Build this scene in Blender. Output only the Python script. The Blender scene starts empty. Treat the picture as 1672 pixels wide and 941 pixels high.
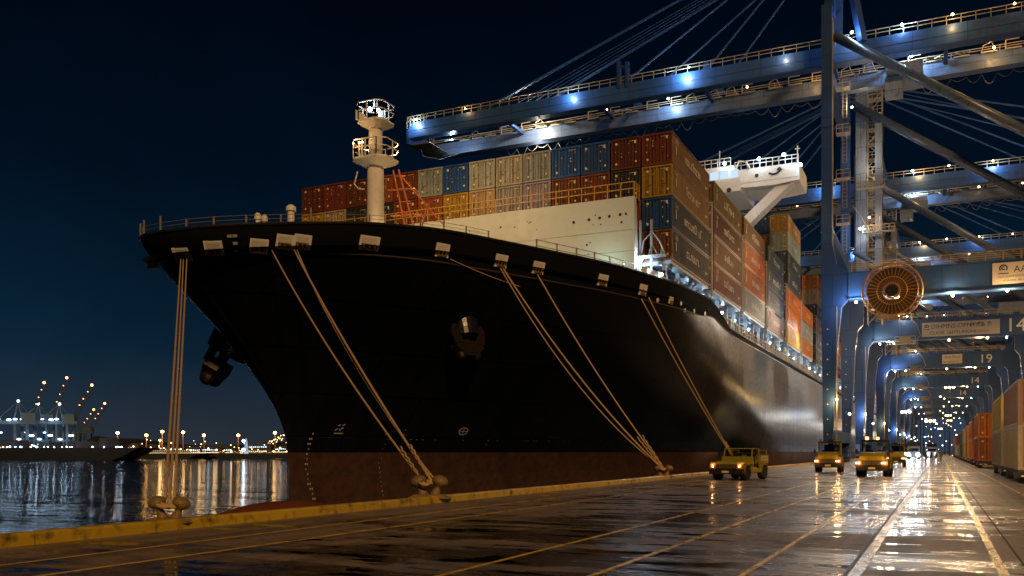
import bpy, math, random
from mathutils import Vector, Matrix, Euler
random.seed(7)
R = math.radians
PI = math.pi
scene = bpy.context.scene
col = scene.collection

# ------------------------------------------------------------------ camera
F = 1469.0
TH = math.atan(699.0 / F)
CT, ST = math.cos(TH), math.sin(TH)
CAMH = 1.75
cam_d = bpy.data.cameras.new('camera')
cam_d.sensor_width = 36
cam_d.lens = F / 1672 * 36
cam_d.shift_y = 266.5 / 1672
cam_d.clip_start = 0.1
cam_d.clip_end = 9000
cam = bpy.data.objects.new('camera', cam_d)
col.objects.link(cam)
cam.location = (0, 0, CAMH)
cam.rotation_euler = (PI / 2, 0, TH)
scene.camera = cam

def proj(p):
    D = -p[0] * ST + p[1] * CT
    lat = p[0] * CT + p[1] * ST
    return 836 + F * lat / D, 737 - F * (p[2] - CAMH) / D

def far(u, D, z):
    lat = (u - 836) / F * D
    return Vector((CT * lat - ST * D, ST * lat + CT * D, z))

# ------------------------------------------------------------------ helpers
class MB:
    def __init__(s):
        s.v = []; s.f = []
    def face(s, pts):
        n = len(s.v)
        s.v += [tuple(p) for p in pts]
        s.f.append(tuple(range(n, n + len(pts))))
    def box(s, x0, x1, y0, y1, z0, z1):
        n = len(s.v)
        s.v += [(x0, y0, z0), (x1, y0, z0), (x1, y1, z0), (x0, y1, z0), (x0, y0, z1), (x1, y0, z1), (x1, y1, z1), (x0, y1, z1)]
        s.f += [tuple(n + i for i in q) for q in ((0, 3, 2, 1), (4, 5, 6, 7), (0, 1, 5, 4), (1, 2, 6, 5), (2, 3, 7, 6), (3, 0, 4, 7))]
    def beam(s, a, b, w, h, up=(0, 0, 1)):
        a = Vector(a); b = Vector(b); d = (b - a).normalized(); up = Vector(up)
        if abs(d.dot(up)) > .98: up = Vector((0, 1, 0))
        r = d.cross(up).normalized() * (w / 2); t = r.cross(d).normalized() * (h / 2)
        n = len(s.v)
        for p in (a, b):
            s.v += [tuple(p - r - t), tuple(p + r - t), tuple(p + r + t), tuple(p - r + t)]
        s.f += [tuple(n + i for i in q) for q in ((0, 3, 2, 1), (4, 5, 6, 7), (0, 1, 5, 4), (1, 2, 6, 5), (2, 3, 7, 6), (3, 0, 4, 7))]
    def tube(s, a, b, r, n=6, r2=None):
        a = Vector(a); b = Vector(b); d = (b - a).normalized(); up = Vector((0, 0, 1))
        if abs(d.dot(up)) > .98: up = Vector((0, 1, 0))
        x = d.cross(up).normalized(); y = x.cross(d).normalized()
        r2 = r if r2 is None else r2; k = len(s.v)
        for p, q in ((a, r), (b, r2)):
            for i in range(n):
                t = 2 * PI * i / n
                s.v.append(tuple(p + x * math.cos(t) * q + y * math.sin(t) * q))
        for i in range(n):
            s.f.append((k + i, k + (i + 1) % n, k + n + (i + 1) % n, k + n + i))
        s.f.append(tuple(k + n - 1 - i for i in range(n))); s.f.append(tuple(k + n + i for i in range(n)))
    def path(s, pts, r, n=6):
        pts = [Vector(p) for p in pts]; k = len(s.v); m = len(pts)
        for j, p in enumerate(pts):
            d = (pts[min(j + 1, m - 1)] - pts[max(j - 1, 0)]).normalized(); up = Vector((0, 0, 1))
            if abs(d.dot(up)) > .98: up = Vector((0, 1, 0))
            x = d.cross(up).normalized(); y = x.cross(d).normalized()
            for i in range(n):
                t = 2 * PI * i / n
                s.v.append(tuple(p + x * math.cos(t) * r + y * math.sin(t) * r))
        for j in range(m - 1):
            for i in range(n):
                s.f.append((k + j * n + i, k + j * n + (i + 1) % n, k + (j + 1) * n + (i + 1) % n, k + (j + 1) * n + i))
        s.f.append(tuple(k + n - 1 - i for i in range(n))); s.f.append(tuple(k + (m - 1) * n + i for i in range(n)))
    def prism(s, poly, y0, y1, axis='y'):
        # polygon in (x,z) extruded along y; axis 'x': polygon in (y,z) extruded along x
        n = len(poly); k = len(s.v)
        for yy in (y0, y1):
            for (a, b) in poly:
                s.v.append((a, yy, b) if axis == 'y' else ((yy, a, b) if axis == 'x' else (a, b, yy)))
        for i in range(n):
            s.f.append((k + i, k + (i + 1) % n, k + n + (i + 1) % n, k + n + i))
        s.f.append(tuple(k + n - 1 - i for i in range(n))); s.f.append(tuple(k + n + i for i in range(n)))
    def ball(s, c, r, n=8, sx=1, sy=1, sz=1):
        k = len(s.v); m = n // 2 + 1
        s.v.append((c[0], c[1], c[2] - r * sz))
        for j in range(1, m):
            ph = -PI / 2 + PI * j / m
            for i in range(n):
                t = 2 * PI * i / n
                s.v.append((c[0] + r * sx * math.cos(ph) * math.cos(t), c[1] + r * sy * math.cos(ph) * math.sin(t), c[2] + r * sz * math.sin(ph)))
        s.v.append((c[0], c[1], c[2] + r * sz)); top = len(s.v) - 1
        for i in range(n):
            s.f.append((k, k + 1 + (i + 1) % n, k + 1 + i))
            s.f.append((top, k + 1 + (m - 2) * n + i, k + 1 + (m - 2) * n + (i + 1) % n))
        for j in range(m - 2):
            for i in range(n):
                a = k + 1 + j * n
                s.f.append((a + i, a + (i + 1) % n, a + n + (i + 1) % n, a + n + i))
    def lathe(s, prof, c, n=16):
        k = len(s.v); m = len(prof)
        for (r, z) in prof:
            for i in range(n):
                t = 2 * PI * i / n
                s.v.append((c[0] + r * math.cos(t), c[1] + r * math.sin(t), c[2] + z))
        for j in range(m - 1):
            for i in range(n):
                s.f.append((k + j * n + i, k + j * n + (i + 1) % n, k + (j + 1) * n + (i + 1) % n, k + (j + 1) * n + i))
        s.f.append(tuple(k + n - 1 - i for i in range(n))); s.f.append(tuple(k + (m - 1) * n + i for i in range(n)))
    def rail(s, a, b, h=1.1, step=1.6, r=.035):
        a = Vector(a); b = Vector(b); L = (b - a).length; n = max(1, round(L / step)); z = Vector((0, 0, 1))
        for i in range(n + 1):
            p = a.lerp(b, i / n); s.beam(p, p + z * h, r * 2, r * 2)
        for q in (h, h * .55):
            s.beam(a + z * q, b + z * q, r * 2, r * 2)
    def xform(s, M, start=0):
        for i in range(start, len(s.v)):
            s.v[i] = tuple(M @ Vector(s.v[i]))
    def build(s, name, mat, parent=None, smooth=False, loc=None):
        me = bpy.data.meshes.new(name)
        me.from_pydata(s.v, [], s.f); me.update()
        if mat: me.materials.append(mat)
        if smooth: me.polygons.foreach_set('use_smooth', [True] * len(me.polygons))
        o = bpy.data.objects.new(name, me); col.objects.link(o)
        if parent: o.parent = parent
        if loc is not None: o.location = loc
        return o

def tag(o, label=None, cat=None, group=None, kind=None):
    if label: o['label'] = label
    if cat: o['category'] = cat
    if group: o['group'] = group
    if kind: o['kind'] = kind
    return o

def empty(name, loc=(0, 0, 0), rz=0, label=None, cat=None, group=None):
    o = bpy.data.objects.new(name, None); col.objects.link(o)
    o.location = loc; o.rotation_euler = (0, 0, rz); o.empty_display_size = .5
    return tag(o, label, cat, group)

kids = {}
def children(o):
    return [c for c in bpy.data.objects if c.parent == o]

def index_children():
    kids.clear()
    for c in bpy.data.objects:
        if c.parent: kids.setdefault(c.parent.name, []).append(c)

def copy_tree(o, parent=None):
    c = o.copy(); col.objects.link(c)
    if parent: c.parent = parent
    for ch in kids.get(o.name, []):
        copy_tree(ch, c)
    return c

def text_mesh(txt, size, name='lettering'):
    cu = bpy.data.curves.new('tmp', 'FONT'); cu.body = txt; cu.size = size; cu.align_x = 'LEFT'
    cu.resolution_u = 3
    o = bpy.data.objects.new('tmp', cu); col.objects.link(o)
    dg = bpy.context.evaluated_depsgraph_get(); dg.update()
    me = bpy.data.meshes.new_from_object(o.evaluated_get(dg))
    bpy.data.objects.remove(o); me.name = name
    return me

def put_text(txt, size, loc, mat, parent, name='lettering', rot=(PI / 2, 0, 0)):
    me = text_mesh(txt, size, name); me.materials.clear(); me.materials.append(mat)
    o = bpy.data.objects.new(name, me); col.objects.link(o); o.parent = parent
    o.location = loc; o.rotation_euler = rot
    return o

# ------------------------------------------------------------------ materials
def newmat(name):
    m = bpy.data.materials.new(name); m.use_nodes = True
    nt = m.node_tree; b = nt.nodes['Principled BSDF']
    return m, nt, b

def N(nt, t, **kw):
    n = nt.nodes.new(t)
    for k, v in kw.items():
        if k.startswith('i_'):
            n.inputs[k[2:].replace('_', ' ')].default_value = v
        else: setattr(n, k, v)
    return n

def coords(nt, scale=(1, 1, 1), kind='Object', loc=(0, 0, 0)):
    tc = N(nt, 'ShaderNodeTexCoord'); mp = N(nt, 'ShaderNodeMapping')
    mp.inputs['Scale'].default_value = scale; mp.inputs['Location'].default_value = loc
    nt.links.new(tc.outputs[kind], mp.inputs['Vector'])
    return mp.outputs['Vector']

def noise(nt, vec, scale=5, detail=4, rough=.55, dist=0):
    n = N(nt, 'ShaderNodeTexNoise'); n.inputs['Scale'].default_value = scale
    n.inputs['Detail'].default_value = detail; n.inputs['Roughness'].default_value = rough
    n.inputs['Distortion'].default_value = dist
    nt.links.new(vec, n.inputs['Vector']); return n.outputs['Fac']

def ramp(nt, fac, stops):
    r = N(nt, 'ShaderNodeValToRGB'); e = r.color_ramp.elements
    while len(e) < len(stops): e.new(.5)
    for i, (p, c) in enumerate(stops):
        e[i].position = p; e[i].color = (c, c, c, 1) if isinstance(c, (int, float)) else (*c, 1)
    nt.links.new(fac, r.inputs['Fac']); return r.outputs['Color']

def mix(nt, fac, a, b, mode='MIX'):
    m = N(nt, 'ShaderNodeMix', data_type='RGBA', blend_type=mode)
    for s, v in ((m.inputs[0], fac), (m.inputs[6], a), (m.inputs[7], b)):
        if isinstance(v, (int, float)): s.default_value = v
        elif isinstance(v, tuple): s.default_value = (*v, 1)
        else: nt.links.new(v, s)
    return m.outputs[2]

def mth(nt, op, a, b=None, clamp=False):
    m = N(nt, 'ShaderNodeMath', operation=op, use_clamp=clamp)
    for i, v in enumerate((a, b)):
        if v is None: continue
        if isinstance(v, (int, float)): m.inputs[i].default_value = v
        else: nt.links.new(v, m.inputs[i])
    return m.outputs[0]

def bump(nt, b, h, strength=.3, dist=.02):
    n = N(nt, 'ShaderNodeBump'); n.inputs['Strength'].default_value = strength; n.inputs['Distance'].default_value = dist
    nt.links.new(h, n.inputs['Height']); nt.links.new(n.outputs['Normal'], b.inputs['Normal']); return n

def paint(name, c, rough=.5, metal=0, var=.35, scale=1.5, dirt=(.05, .035, .02), dirt_amt=.35, bmp=.05, streak=True):
    m, nt, b = newmat(name)
    v = coords(nt, (1, 1, .25 if streak else 1))
    n1 = noise(nt, v, scale, 5, .6)
    n2 = noise(nt, coords(nt), scale * 6, 4, .6)
    cc = mix(nt, ramp(nt, n1, [(.3, 1 - var), (.7, 1.0)]), (c[0] * .55, c[1] * .55, c[2] * .55), c)
    d = mix(nt, mth(nt, 'MULTIPLY', ramp(nt, n2, [(.52, 0.0), (.72, 1.0)]), dirt_amt), cc, dirt)
    nt.links.new(d, b.inputs['Base Color'])
    if name.startswith('crane'):
        g_ = N(nt, 'ShaderNodeNewGeometry'); s1 = N(nt, 'ShaderNodeSeparateXYZ'); nt.links.new(coords(nt), s1.inputs[0])
        c1_ = N(nt, 'ShaderNodeCombineXYZ'); nt.links.new(mth(nt, 'ADD', s1.outputs[0], s1.outputs[1]), c1_.inputs[0]); nt.links.new(s1.outputs[2], c1_.inputs[1])
        bk = N(nt, 'ShaderNodeTexBrick'); nt.links.new(c1_.outputs[0], bk.inputs['Vector']); bk.inputs['Scale'].default_value = 1
        bk.inputs['Brick Width'].default_value = 6.5; bk.inputs['Row Height'].default_value = 4.2; bk.inputs['Mortar Size'].default_value = .045
        bk.inputs['Color1'].default_value = (1, 1, 1, 1); bk.inputs['Color2'].default_value = (.72, .74, .78, 1); bk.inputs['Mortar'].default_value = (.35, .33, .32, 1)
        d = mix(nt, 1.0, d, bk.outputs['Color'], 'MULTIPLY')
        st_ = noise(nt, coords(nt, (3.5, 3.5, .22)), 1, 4, .6)
        d = mix(nt, mth(nt, 'MULTIPLY', ramp(nt, st_, [(.55, 0.0), (.68, 1.0)]), .55), d, (.055, .032, .018))
        nt.links.new(d, b.inputs['Base Color'])
    b.inputs['Roughness'].default_value = rough; b.inputs['Metallic'].default_value = metal
    nt.links.new(ramp(nt, n2, [(.3, max(rough - .12, .03)), (.7, min(rough + .15, 1))]), b.inputs['Roughness'])
    if bmp: bump(nt, b, n2, bmp, .03)
    return m

def emit(name, c, s, see=None):
    m = bpy.data.materials.new(name); m.use_nodes = True; nt = m.node_tree
    nt.nodes.remove(nt.nodes['Principled BSDF'])
    e = N(nt, 'ShaderNodeEmission'); e.inputs['Color'].default_value = (*c, 1); e.inputs['Strength'].default_value = s
    nt.links.new(e.outputs[0], nt.nodes['Material Output'].inputs['Surface'])
    try: m.cycles.emission_sampling = 'NONE'
    except Exception: pass
    return m

WARM = (1, .55, .2); COOL = (.55, .78, 1.0); WHITE = (1, .88, .7)
M = {}
M['crane'] = paint('crane blue paint', (.014, .060, .195), .42, 0, .3, .6, (.05, .04, .035), .35)
M['crane_grey'] = paint('crane pale paint', (.20, .25, .34), .4, 0, .3, .8)
M['rail'] = paint('galvanised rail', (.40, .33, .22), .45, .3, .3, 2)
M['dark'] = paint('dark steel', (.02, .02, .022), .5, .3, .2)
M['black'] = paint('black rubber', (.012, .012, .013), .7, 0, .2)
M['white'] = paint('white marine paint', (.72, .70, .64), .45, 0, .15, .6, (.30, .16, .07), .30)
M['orange_steel'] = paint('orange primer steel', (.48, .13, .035), .5, 0, .3)
M['yellow'] = paint('yellow machine paint', (.32, .26, .016), .42, 0, .5, 1.8, (.03, .022, .012), .9)
M['curb'] = paint('yellow kerb paint', (.55, .37, .02), .45, 0, .5, .35, (.02, .015, .01), .9)
M['rope'] = paint('mooring rope', (.50, .34, .16), .8, 0, .3, 8, streak=False)
M['iron'] = paint('worn bollard iron', (.24, .16, .06), .6, .1, .5, 3, (.03, .02, .012), .8, .3)
M['reel'] = paint('reel orange', (.50, .24, .03), .5, .1, .3)
M['sign'] = paint('sign board', (.62, .55, .45), .6, 0, .15, 1.2, (.2, .15, .1), .25)
M['ink'] = paint('sign ink', (.02, .035, .05), .6, 0, .1)
M['num'] = paint('white numerals', (.75, .72, .65), .6, 0, .15)
M['glass'] = newmat('dark glass')[0]
b = M['glass'].node_tree.nodes['Principled BSDF']; b.inputs['Base Color'].default_value = (.01, .015, .02, 1); b.inputs['Roughness'].default_value = .08
M['pane'] = bpy.data.materials.new('cab glass'); M['pane'].use_nodes = True; nt_ = M['pane'].node_tree; nt_.nodes.remove(nt_.nodes['Principled BSDF'])
tr_ = nt_.nodes.new('ShaderNodeBsdfTransparent'); tr_.inputs[0].default_value = (.6, .65, .68, 1); gl_ = nt_.nodes.new('ShaderNodeBsdfGlossy'); gl_.inputs['Roughness'].default_value = .05; mx_ = nt_.nodes.new('ShaderNodeMixShader'); mx_.inputs[0].default_value = .12
nt_.links.new(tr_.outputs[0], mx_.inputs[1]); nt_.links.new(gl_.outputs[0], mx_.inputs[2]); nt_.links.new(mx_.outputs[0], nt_.nodes['Material Output'].inputs['Surface'])
M['e_cool'] = emit('cool lamp', COOL, 40)
M['e_white'] = emit('white lamp', WHITE, 40)
M['e_warm'] = emit('sodium lamp', WARM, 30)
M['e_red'] = emit('beacon', (1, .28, .08), 12)
M['e_amber'] = emit('amber indicator', (1, .35, .06), 10)
M['e_win'] = emit('lit cabin', (1, .75, .45), 1.2)
M['e_winc'] = emit('lit cabin cool', (.6, .82, 1), 1.0)

# container paint: the colour comes from each object
m, nt, b = newmat('container paint'); M['cont'] = m
oi = N(nt, 'ShaderNodeObjectInfo')
v = coords(nt, (1, 1, .3)); vl = N(nt, 'ShaderNodeVectorMath', operation='ADD'); nt.links.new(v, vl.inputs[0])
cx = N(nt, 'ShaderNodeCombineXYZ'); nt.links.new(mth(nt, 'MULTIPLY', oi.outputs['Random'], 50.0), cx.inputs[0]); nt.links.new(cx.outputs[0], vl.inputs[1])
n1 = noise(nt, vl.outputs[0], 1.1, 6, .65); n2 = noise(nt, vl.outputs[0], 7, 5, .6)
cc = mix(nt, 1.0, oi.outputs['Color'], ramp(nt, n1, [(.25, .55), (.75, 1.0)]), 'MULTIPLY')
cc = mix(nt, mth(nt, 'MULTIPLY', ramp(nt, n2, [(.56, 0.0), (.72, 1.0)]), .65), cc, (.07, .03, .015))
nt.links.new(cc, b.inputs['Base Color']); b.inputs['Roughness'].default_value = .5
bump(nt, b, n2, .1, .02)

# ship hull: black topsides, dull red below the load line, plating
m, nt, b = newmat('hull paint'); M['hull'] = m
ge = N(nt, 'ShaderNodeNewGeometry'); sp = N(nt, 'ShaderNodeSeparateXYZ'); nt.links.new(ge.outputs['Position'], sp.inputs[0])
cb = N(nt, 'ShaderNodeCombineXYZ'); nt.links.new(sp.outputs['Y'], cb.inputs[0]); nt.links.new(sp.outputs['Z'], cb.inputs[1])
br = N(nt, 'ShaderNodeTexBrick'); nt.links.new(cb.outputs[0], br.inputs['Vector'])
br.inputs['Scale'].default_value = 1; br.inputs['Brick Width'].default_value = 9; br.inputs['Row Height'].default_value = 2.7
br.inputs['Mortar Size'].default_value = .05; br.inputs['Color1'].default_value = (1, 1, 1, 1); br.inputs['Color2'].default_value = (.9, .9, .9, 1); br.inputs['Mortar'].default_value = (.2, .2, .2, 1)
mp = N(nt, 'ShaderNodeMapping'); nt.links.new(cb.outputs[0], mp.inputs['Vector']); mp.inputs['Scale'].default_value = (1.1, .10, 1)
nd = noise(nt, mp.outputs['Vector'], 1.2, 5, .6)
nf = noise(nt, ge.outputs['Position'], 1.6, 6, .65)
red = mix(nt, ramp(nt, nf, [(.35, 0.0), (.65, 1.0)]), (.040, .022, .018), (.072, .036, .028))
blk = mix(nt, ramp(nt, nd, [(.35, 0.0), (.7, 1.0)]), (.0025, .004, .008), (.006, .008, .013))
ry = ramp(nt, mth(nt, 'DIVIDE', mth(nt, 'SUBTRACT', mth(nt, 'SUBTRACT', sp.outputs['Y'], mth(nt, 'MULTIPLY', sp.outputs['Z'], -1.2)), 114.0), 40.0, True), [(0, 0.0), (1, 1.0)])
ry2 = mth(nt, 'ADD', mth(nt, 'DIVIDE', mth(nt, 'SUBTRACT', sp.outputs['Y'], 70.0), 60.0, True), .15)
blk = mix(nt, ry, blk, mix(nt, ramp(nt, nd, [(.3, 0.0), (.7, 1.0)]), (.022, .024, .030), (.055, .056, .062)))  # flank lightens aft: its lit look is put into the colour
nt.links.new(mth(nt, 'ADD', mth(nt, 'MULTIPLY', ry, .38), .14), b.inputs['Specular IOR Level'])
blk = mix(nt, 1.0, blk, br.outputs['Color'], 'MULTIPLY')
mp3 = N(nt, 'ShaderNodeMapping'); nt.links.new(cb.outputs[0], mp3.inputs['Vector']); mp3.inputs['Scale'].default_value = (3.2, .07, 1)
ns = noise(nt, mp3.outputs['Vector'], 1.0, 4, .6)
blk = mix(nt, mth(nt, 'MULTIPLY', ramp(nt, ns, [(.55, 0.0), (.70, 1.0)]), mth(nt, 'MULTIPLY', ry, .7)), blk, (.16, .14, .12))  # pale vertical streaks paint highlights onto the lit flank
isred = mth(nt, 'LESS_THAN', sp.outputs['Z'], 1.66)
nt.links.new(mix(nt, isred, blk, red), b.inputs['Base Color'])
nt.links.new(mix(nt, isred, ramp(nt, nf, [(.3, .27), (.7, .42)]), (.75, .75, .75)), b.inputs['Roughness'])
mp2 = N(nt, 'ShaderNodeMapping'); nt.links.new(cb.outputs[0], mp2.inputs['Vector']); mp2.inputs['Scale'].default_value = (.42, .16, 1)
nl = noise(nt, mp2.outputs['Vector'], 1.0, 1.5, .5)
hh = mth(nt, 'ADD', mth(nt, 'ADD', mth(nt, 'MULTIPLY', br.outputs['Color'], .22), mth(nt, 'MULTIPLY', nd, mth(nt, 'MULTIPLY', ry, .5))), mth(nt, 'MULTIPLY', mth(nt, 'MULTIPLY', nl, ry2), 1.3))
bump(nt, b, hh, .6, .10)

# wet quay
m, nt, b = newmat('wet concrete quay'); M['quay'] = m
ge = N(nt, 'ShaderNodeNewGeometry'); pos = ge.outputs['Position']
sp = N(nt, 'ShaderNodeSeparateXYZ'); nt.links.new(pos, sp.inputs[0])
def mapped(scale, loc=(0, 0, 0)):
    q = N(nt, 'ShaderNodeMapping'); q.inputs['Scale'].default_value = scale; q.inputs['Location'].default_value = loc
    nt.links.new(pos, q.inputs['Vector']); return q.outputs['Vector']
big = noise(nt, mapped((.09, .30, 1)), 1, 5, .62, .4)
mid = noise(nt, mapped((.35, 1.1, 1), (3, 7, 0)), 1.2, 6, .62, .3)
fine = noise(nt, mapped((1, 1, 1)), 9, 5, .65)
grit = noise(nt, mapped((1, 1, 1)), 60, 3, .6)
stripe = noise(nt, mapped((.35, 4.6, 1)), 1.0, 4, .6)
# wetter strip where the carriageway lies
xs = ramp(nt, mth(nt, 'DIVIDE', mth(nt, 'ADD', sp.outputs['X'], 16.0), 24.0, True), [(0.0, .32), (.2, .44), (.42, .60), (.62, .56), (.70, .46), (.78, .34), (1, .30)])
wet = mth(nt, 'ADD', mth(nt, 'MULTIPLY', mth(nt, 'SUBTRACT', big, .5), 1.3), xs)
wet = mth(nt, 'ADD', wet, mth(nt, 'MULTIPLY', mth(nt, 'SUBTRACT', mid, .5), .9))
wetm = ramp(nt, wet, [(.40, 0.0), (.60, 1.0)])
pud = ramp(nt, mth(nt, 'ADD', mid, mth(nt, 'MULTIPLY', mth(nt, 'SUBTRACT', wet, .6), .25)), [(.545, 0.0), (.575, 1.0)])
dry = mix(nt, ramp(nt, fine, [(.3, 0.0), (.7, 1.0)]), (.17, .125, .085), (.32, .24, .165))
wc = mix(nt, ramp(nt, fine, [(.3, 0.0), (.7, 1.0)]), (.035, .027, .02), (.085, .064, .045))
base = mix(nt, wetm, dry, wc)
base = mix(nt, pud, base, (.006, .006, .006))
# expansion joints
br = N(nt, 'ShaderNodeTexBrick'); nt.links.new(mapped((1, 1, 1), (1.7, .6, 0)), br.inputs['Vector']); br.offset = 0
br.inputs['Scale'].default_value = 1; br.inputs['Brick Width'].default_value = 4.4; br.inputs['Row Height'].default_value = 5.2
br.inputs['Mortar Size'].default_value = .025; br.inputs['Mortar Smooth'].default_value = .2
br.inputs['Color1'].default_value = (1, 1, 1, 1); br.inputs['Color2'].default_value = (.93, .93, .93, 1); br.inputs['Mortar'].default_value = (.68, .68, .68, 1)
base = mix(nt, 1.0, base, br.outputs['Color'], 'MULTIPLY')
tyre = noise(nt, mapped((2.4, .045, 1), (11, 2, 0)), 1.0, 4, .6)
oil = noise(nt, mapped((.9, 1.3, 1), (5, 3, 0)), 1.0, 3, .5, .8)
base = mix(nt, 1.0, base, ramp(nt, tyre, [(.36, .55), (.56, 1.0)]), 'MULTIPLY')
base = mix(nt, 1.0, base, ramp(nt, oil, [(.62, 1.0), (.70, .35)]), 'MULTIPLY')
nt.links.new(base, b.inputs['Base Color'])
rr = mix(nt, wetm, (.55, .55, .55), mix(nt, ramp(nt, stripe, [(.35, 0.0), (.65, 1.0)]), (.12, .12, .12), (.26, .26, .26)))
rr = mix(nt, pud, rr, (.06, .06, .06))
nt.links.new(rr, b.inputs['Roughness'])
b.inputs['IOR'].default_value = 1.45
hh = mth(nt, 'ADD', mth(nt, 'MULTIPLY', grit, .22), mth(nt, 'MULTIPLY', stripe, 1.3))
hh = mth(nt, 'ADD', hh, mth(nt, 'MULTIPLY', fine, .5))
hh = mth(nt, 'MULTIPLY', hh, mth(nt, 'SUBTRACT', 1.0, mth(nt, 'MULTIPLY', pud, .9)))
bump(nt, b, hh, .35, .018)

def worn_line(name, c):
    m, nt, b = newmat(name); ge = N(nt, 'ShaderNodeNewGeometry')
    q = N(nt, 'ShaderNodeMapping'); q.inputs['Scale'].default_value = (3, .7, 1); nt.links.new(ge.outputs['Position'], q.inputs['Vector'])
    n = noise(nt, q.outputs['Vector'], 2.2, 6, .7)
    nt.links.new(mix(nt, ramp(nt, n, [(.30, 0.0), (.46, 1.0)]), (.12, .08, .04), c), b.inputs['Base Color'])
    nt.links.new(ramp(nt, n, [(.4, .16), (.6, .42)]), b.inputs['Roughness'])
    return m
M['line'] = worn_line('worn yellow road paint', (.85, .56, .03))
M['wline'] = worn_line('worn steel rail head', (.75, .60, .42))

# water
m, nt, b = newmat('harbour water'); M['water'] = m
b.inputs['Base Color'].default_value = (.001, .006, .014, 1); b.inputs['Roughness'].default_value = .06; b.inputs['IOR'].default_value = 1.33
ge = N(nt, 'ShaderNodeNewGeometry')
rotm = N(nt, 'ShaderNodeMapping', vector_type='POINT'); nt.links.new(ge.outputs['Position'], rotm.inputs['Vector'])
rotm.inputs['Rotation'].default_value = (0, 0, -R(45)); rotm.inputs['Scale'].default_value = (.35, 1.0, 1)
w1 = noise(nt, rotm.outputs['Vector'], .55, 4, .55, .5); w2 = noise(nt, rotm.outputs['Vector'], 2.6, 3, .6)
w3 = noise(nt, rotm.outputs['Vector'], .09, 2, .5)
hh = mth(nt, 'ADD', mth(nt, 'MULTIPLY', w1, 3.0), mth(nt, 'MULTIPLY', w2, .22)); hh = mth(nt, 'ADD', hh, mth(nt, 'MULTIPLY', w3, 6.0))
bump(nt, b, hh, 1.0, .30)

# ------------------------------------------------------------------ lights
def lamp(kind, loc, power, color, r=.15, aim=None, spot=100, blend=.6):
    d = bpy.data.lights.new('lamp_light', kind); d.energy = power; d.color = color
    if kind in ('POINT', 'SPOT'): d.shadow_soft_size = r
    o = bpy.data.objects.new('lamp_light', d); col.objects.link(o); o.location = loc
    if kind == 'SPOT':
        d.spot_size = R(spot); d.spot_blend = blend
        o.rotation_euler = (Vector(aim) - Vector(loc)).to_track_quat('-Z', 'Y').to_euler()
    return o

# world: clear night sky, deep blue with city glow low over the water
w = bpy.data.worlds.new('World'); scene.world = w; w.use_nodes = True; nt = w.node_tree
bg = nt.nodes['Background']
tc = N(nt, 'ShaderNodeTexCoord'); sp = N(nt, 'ShaderNodeSeparateXYZ'); nt.links.new(tc.outputs['Generated'], sp.inputs[0])
el = sp.outputs['Z']
grad = ramp(nt, el, [(0.0, (.010, .024, .042)), (.05, (.0065, .0210, .0400)), (.14, (.0022, .0130, .0290)), (.28, (.0006, .0050, .0135)), (.45, (.0003, .0019, .0060)), (1, (.0003, .0010, .0030))])
# warm glow in the direction of the far shore and the quay end
dt = N(nt, 'ShaderNodeVectorMath', operation='DOT_PRODUCT'); nt.links.new(tc.outputs['Generated'], dt.inputs[0])
gd = far(400, 1, 0).normalized(); dt.inputs[1].default_value = tuple(gd)
glow = ramp(nt, dt.outputs['Value'], [(.93, 0.0), (1.0, 1.0)])
gel = ramp(nt, el, [(0.0, 1.0), (.10, 0.0)])
grad = mix(nt, mth(nt, 'MULTIPLY', mth(nt, 'MULTIPLY', glow, gel), .6), grad, (.034, .036, .042))
cn = noise(nt, tc.outputs['Generated'], 3.2, 5, .6, .6)
grad = mix(nt, 1.0, grad, ramp(nt, cn, [(.3, .72), (.7, 1.18)]), 'MULTIPLY')
d2 = N(nt, 'ShaderNodeVectorMath', operation='DOT_PRODUCT'); nt.links.new(tc.outputs['Generated'], d2.inputs[0]); d2.inputs[1].default_value = (0, 1, 0)
grad = mix(nt, mth(nt, 'MULTIPLY', mth(nt, 'MULTIPLY', ramp(nt, d2.outputs['Value'], [(.94, 0.0), (1.0, 1.0)]), ramp(nt, el, [(0.0, 1.0), (.20, 0.0)])), .95), grad, (.034, .055, .095))
nt.links.new(grad, bg.inputs['Color']); bg.inputs['Strength'].default_value = 1.0

# warm directional lamp stands in for unseen terminal floodlighting behind the camera
sd = bpy.data.lights.new('sun', 'SUN'); sd.energy = 1.75; sd.color = (1, .58, .24); sd.angle = R(4)
sun = bpy.data.objects.new('sun', sd); col.objects.link(sun)
sun.rotation_euler = Vector((-.56, .68, -.47)).to_track_quat('-Z', 'Y').to_euler()

# ------------------------------------------------------------------ ground, water
QX = -16.1
mb = MB(); mb.box(QX, 900, -60, 2600, -4.0, 0)
tag(mb.build('ground', M['quay']), kind='structure')
mb = MB(); mb.face([(-4000, -400, -3.0), (QX + .02, -400, -3.0), (QX + .02, 4000, -3.0), (-4000, 4000, -3.0)])
tag(mb.build('water', M['water']), kind='structure')
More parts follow.
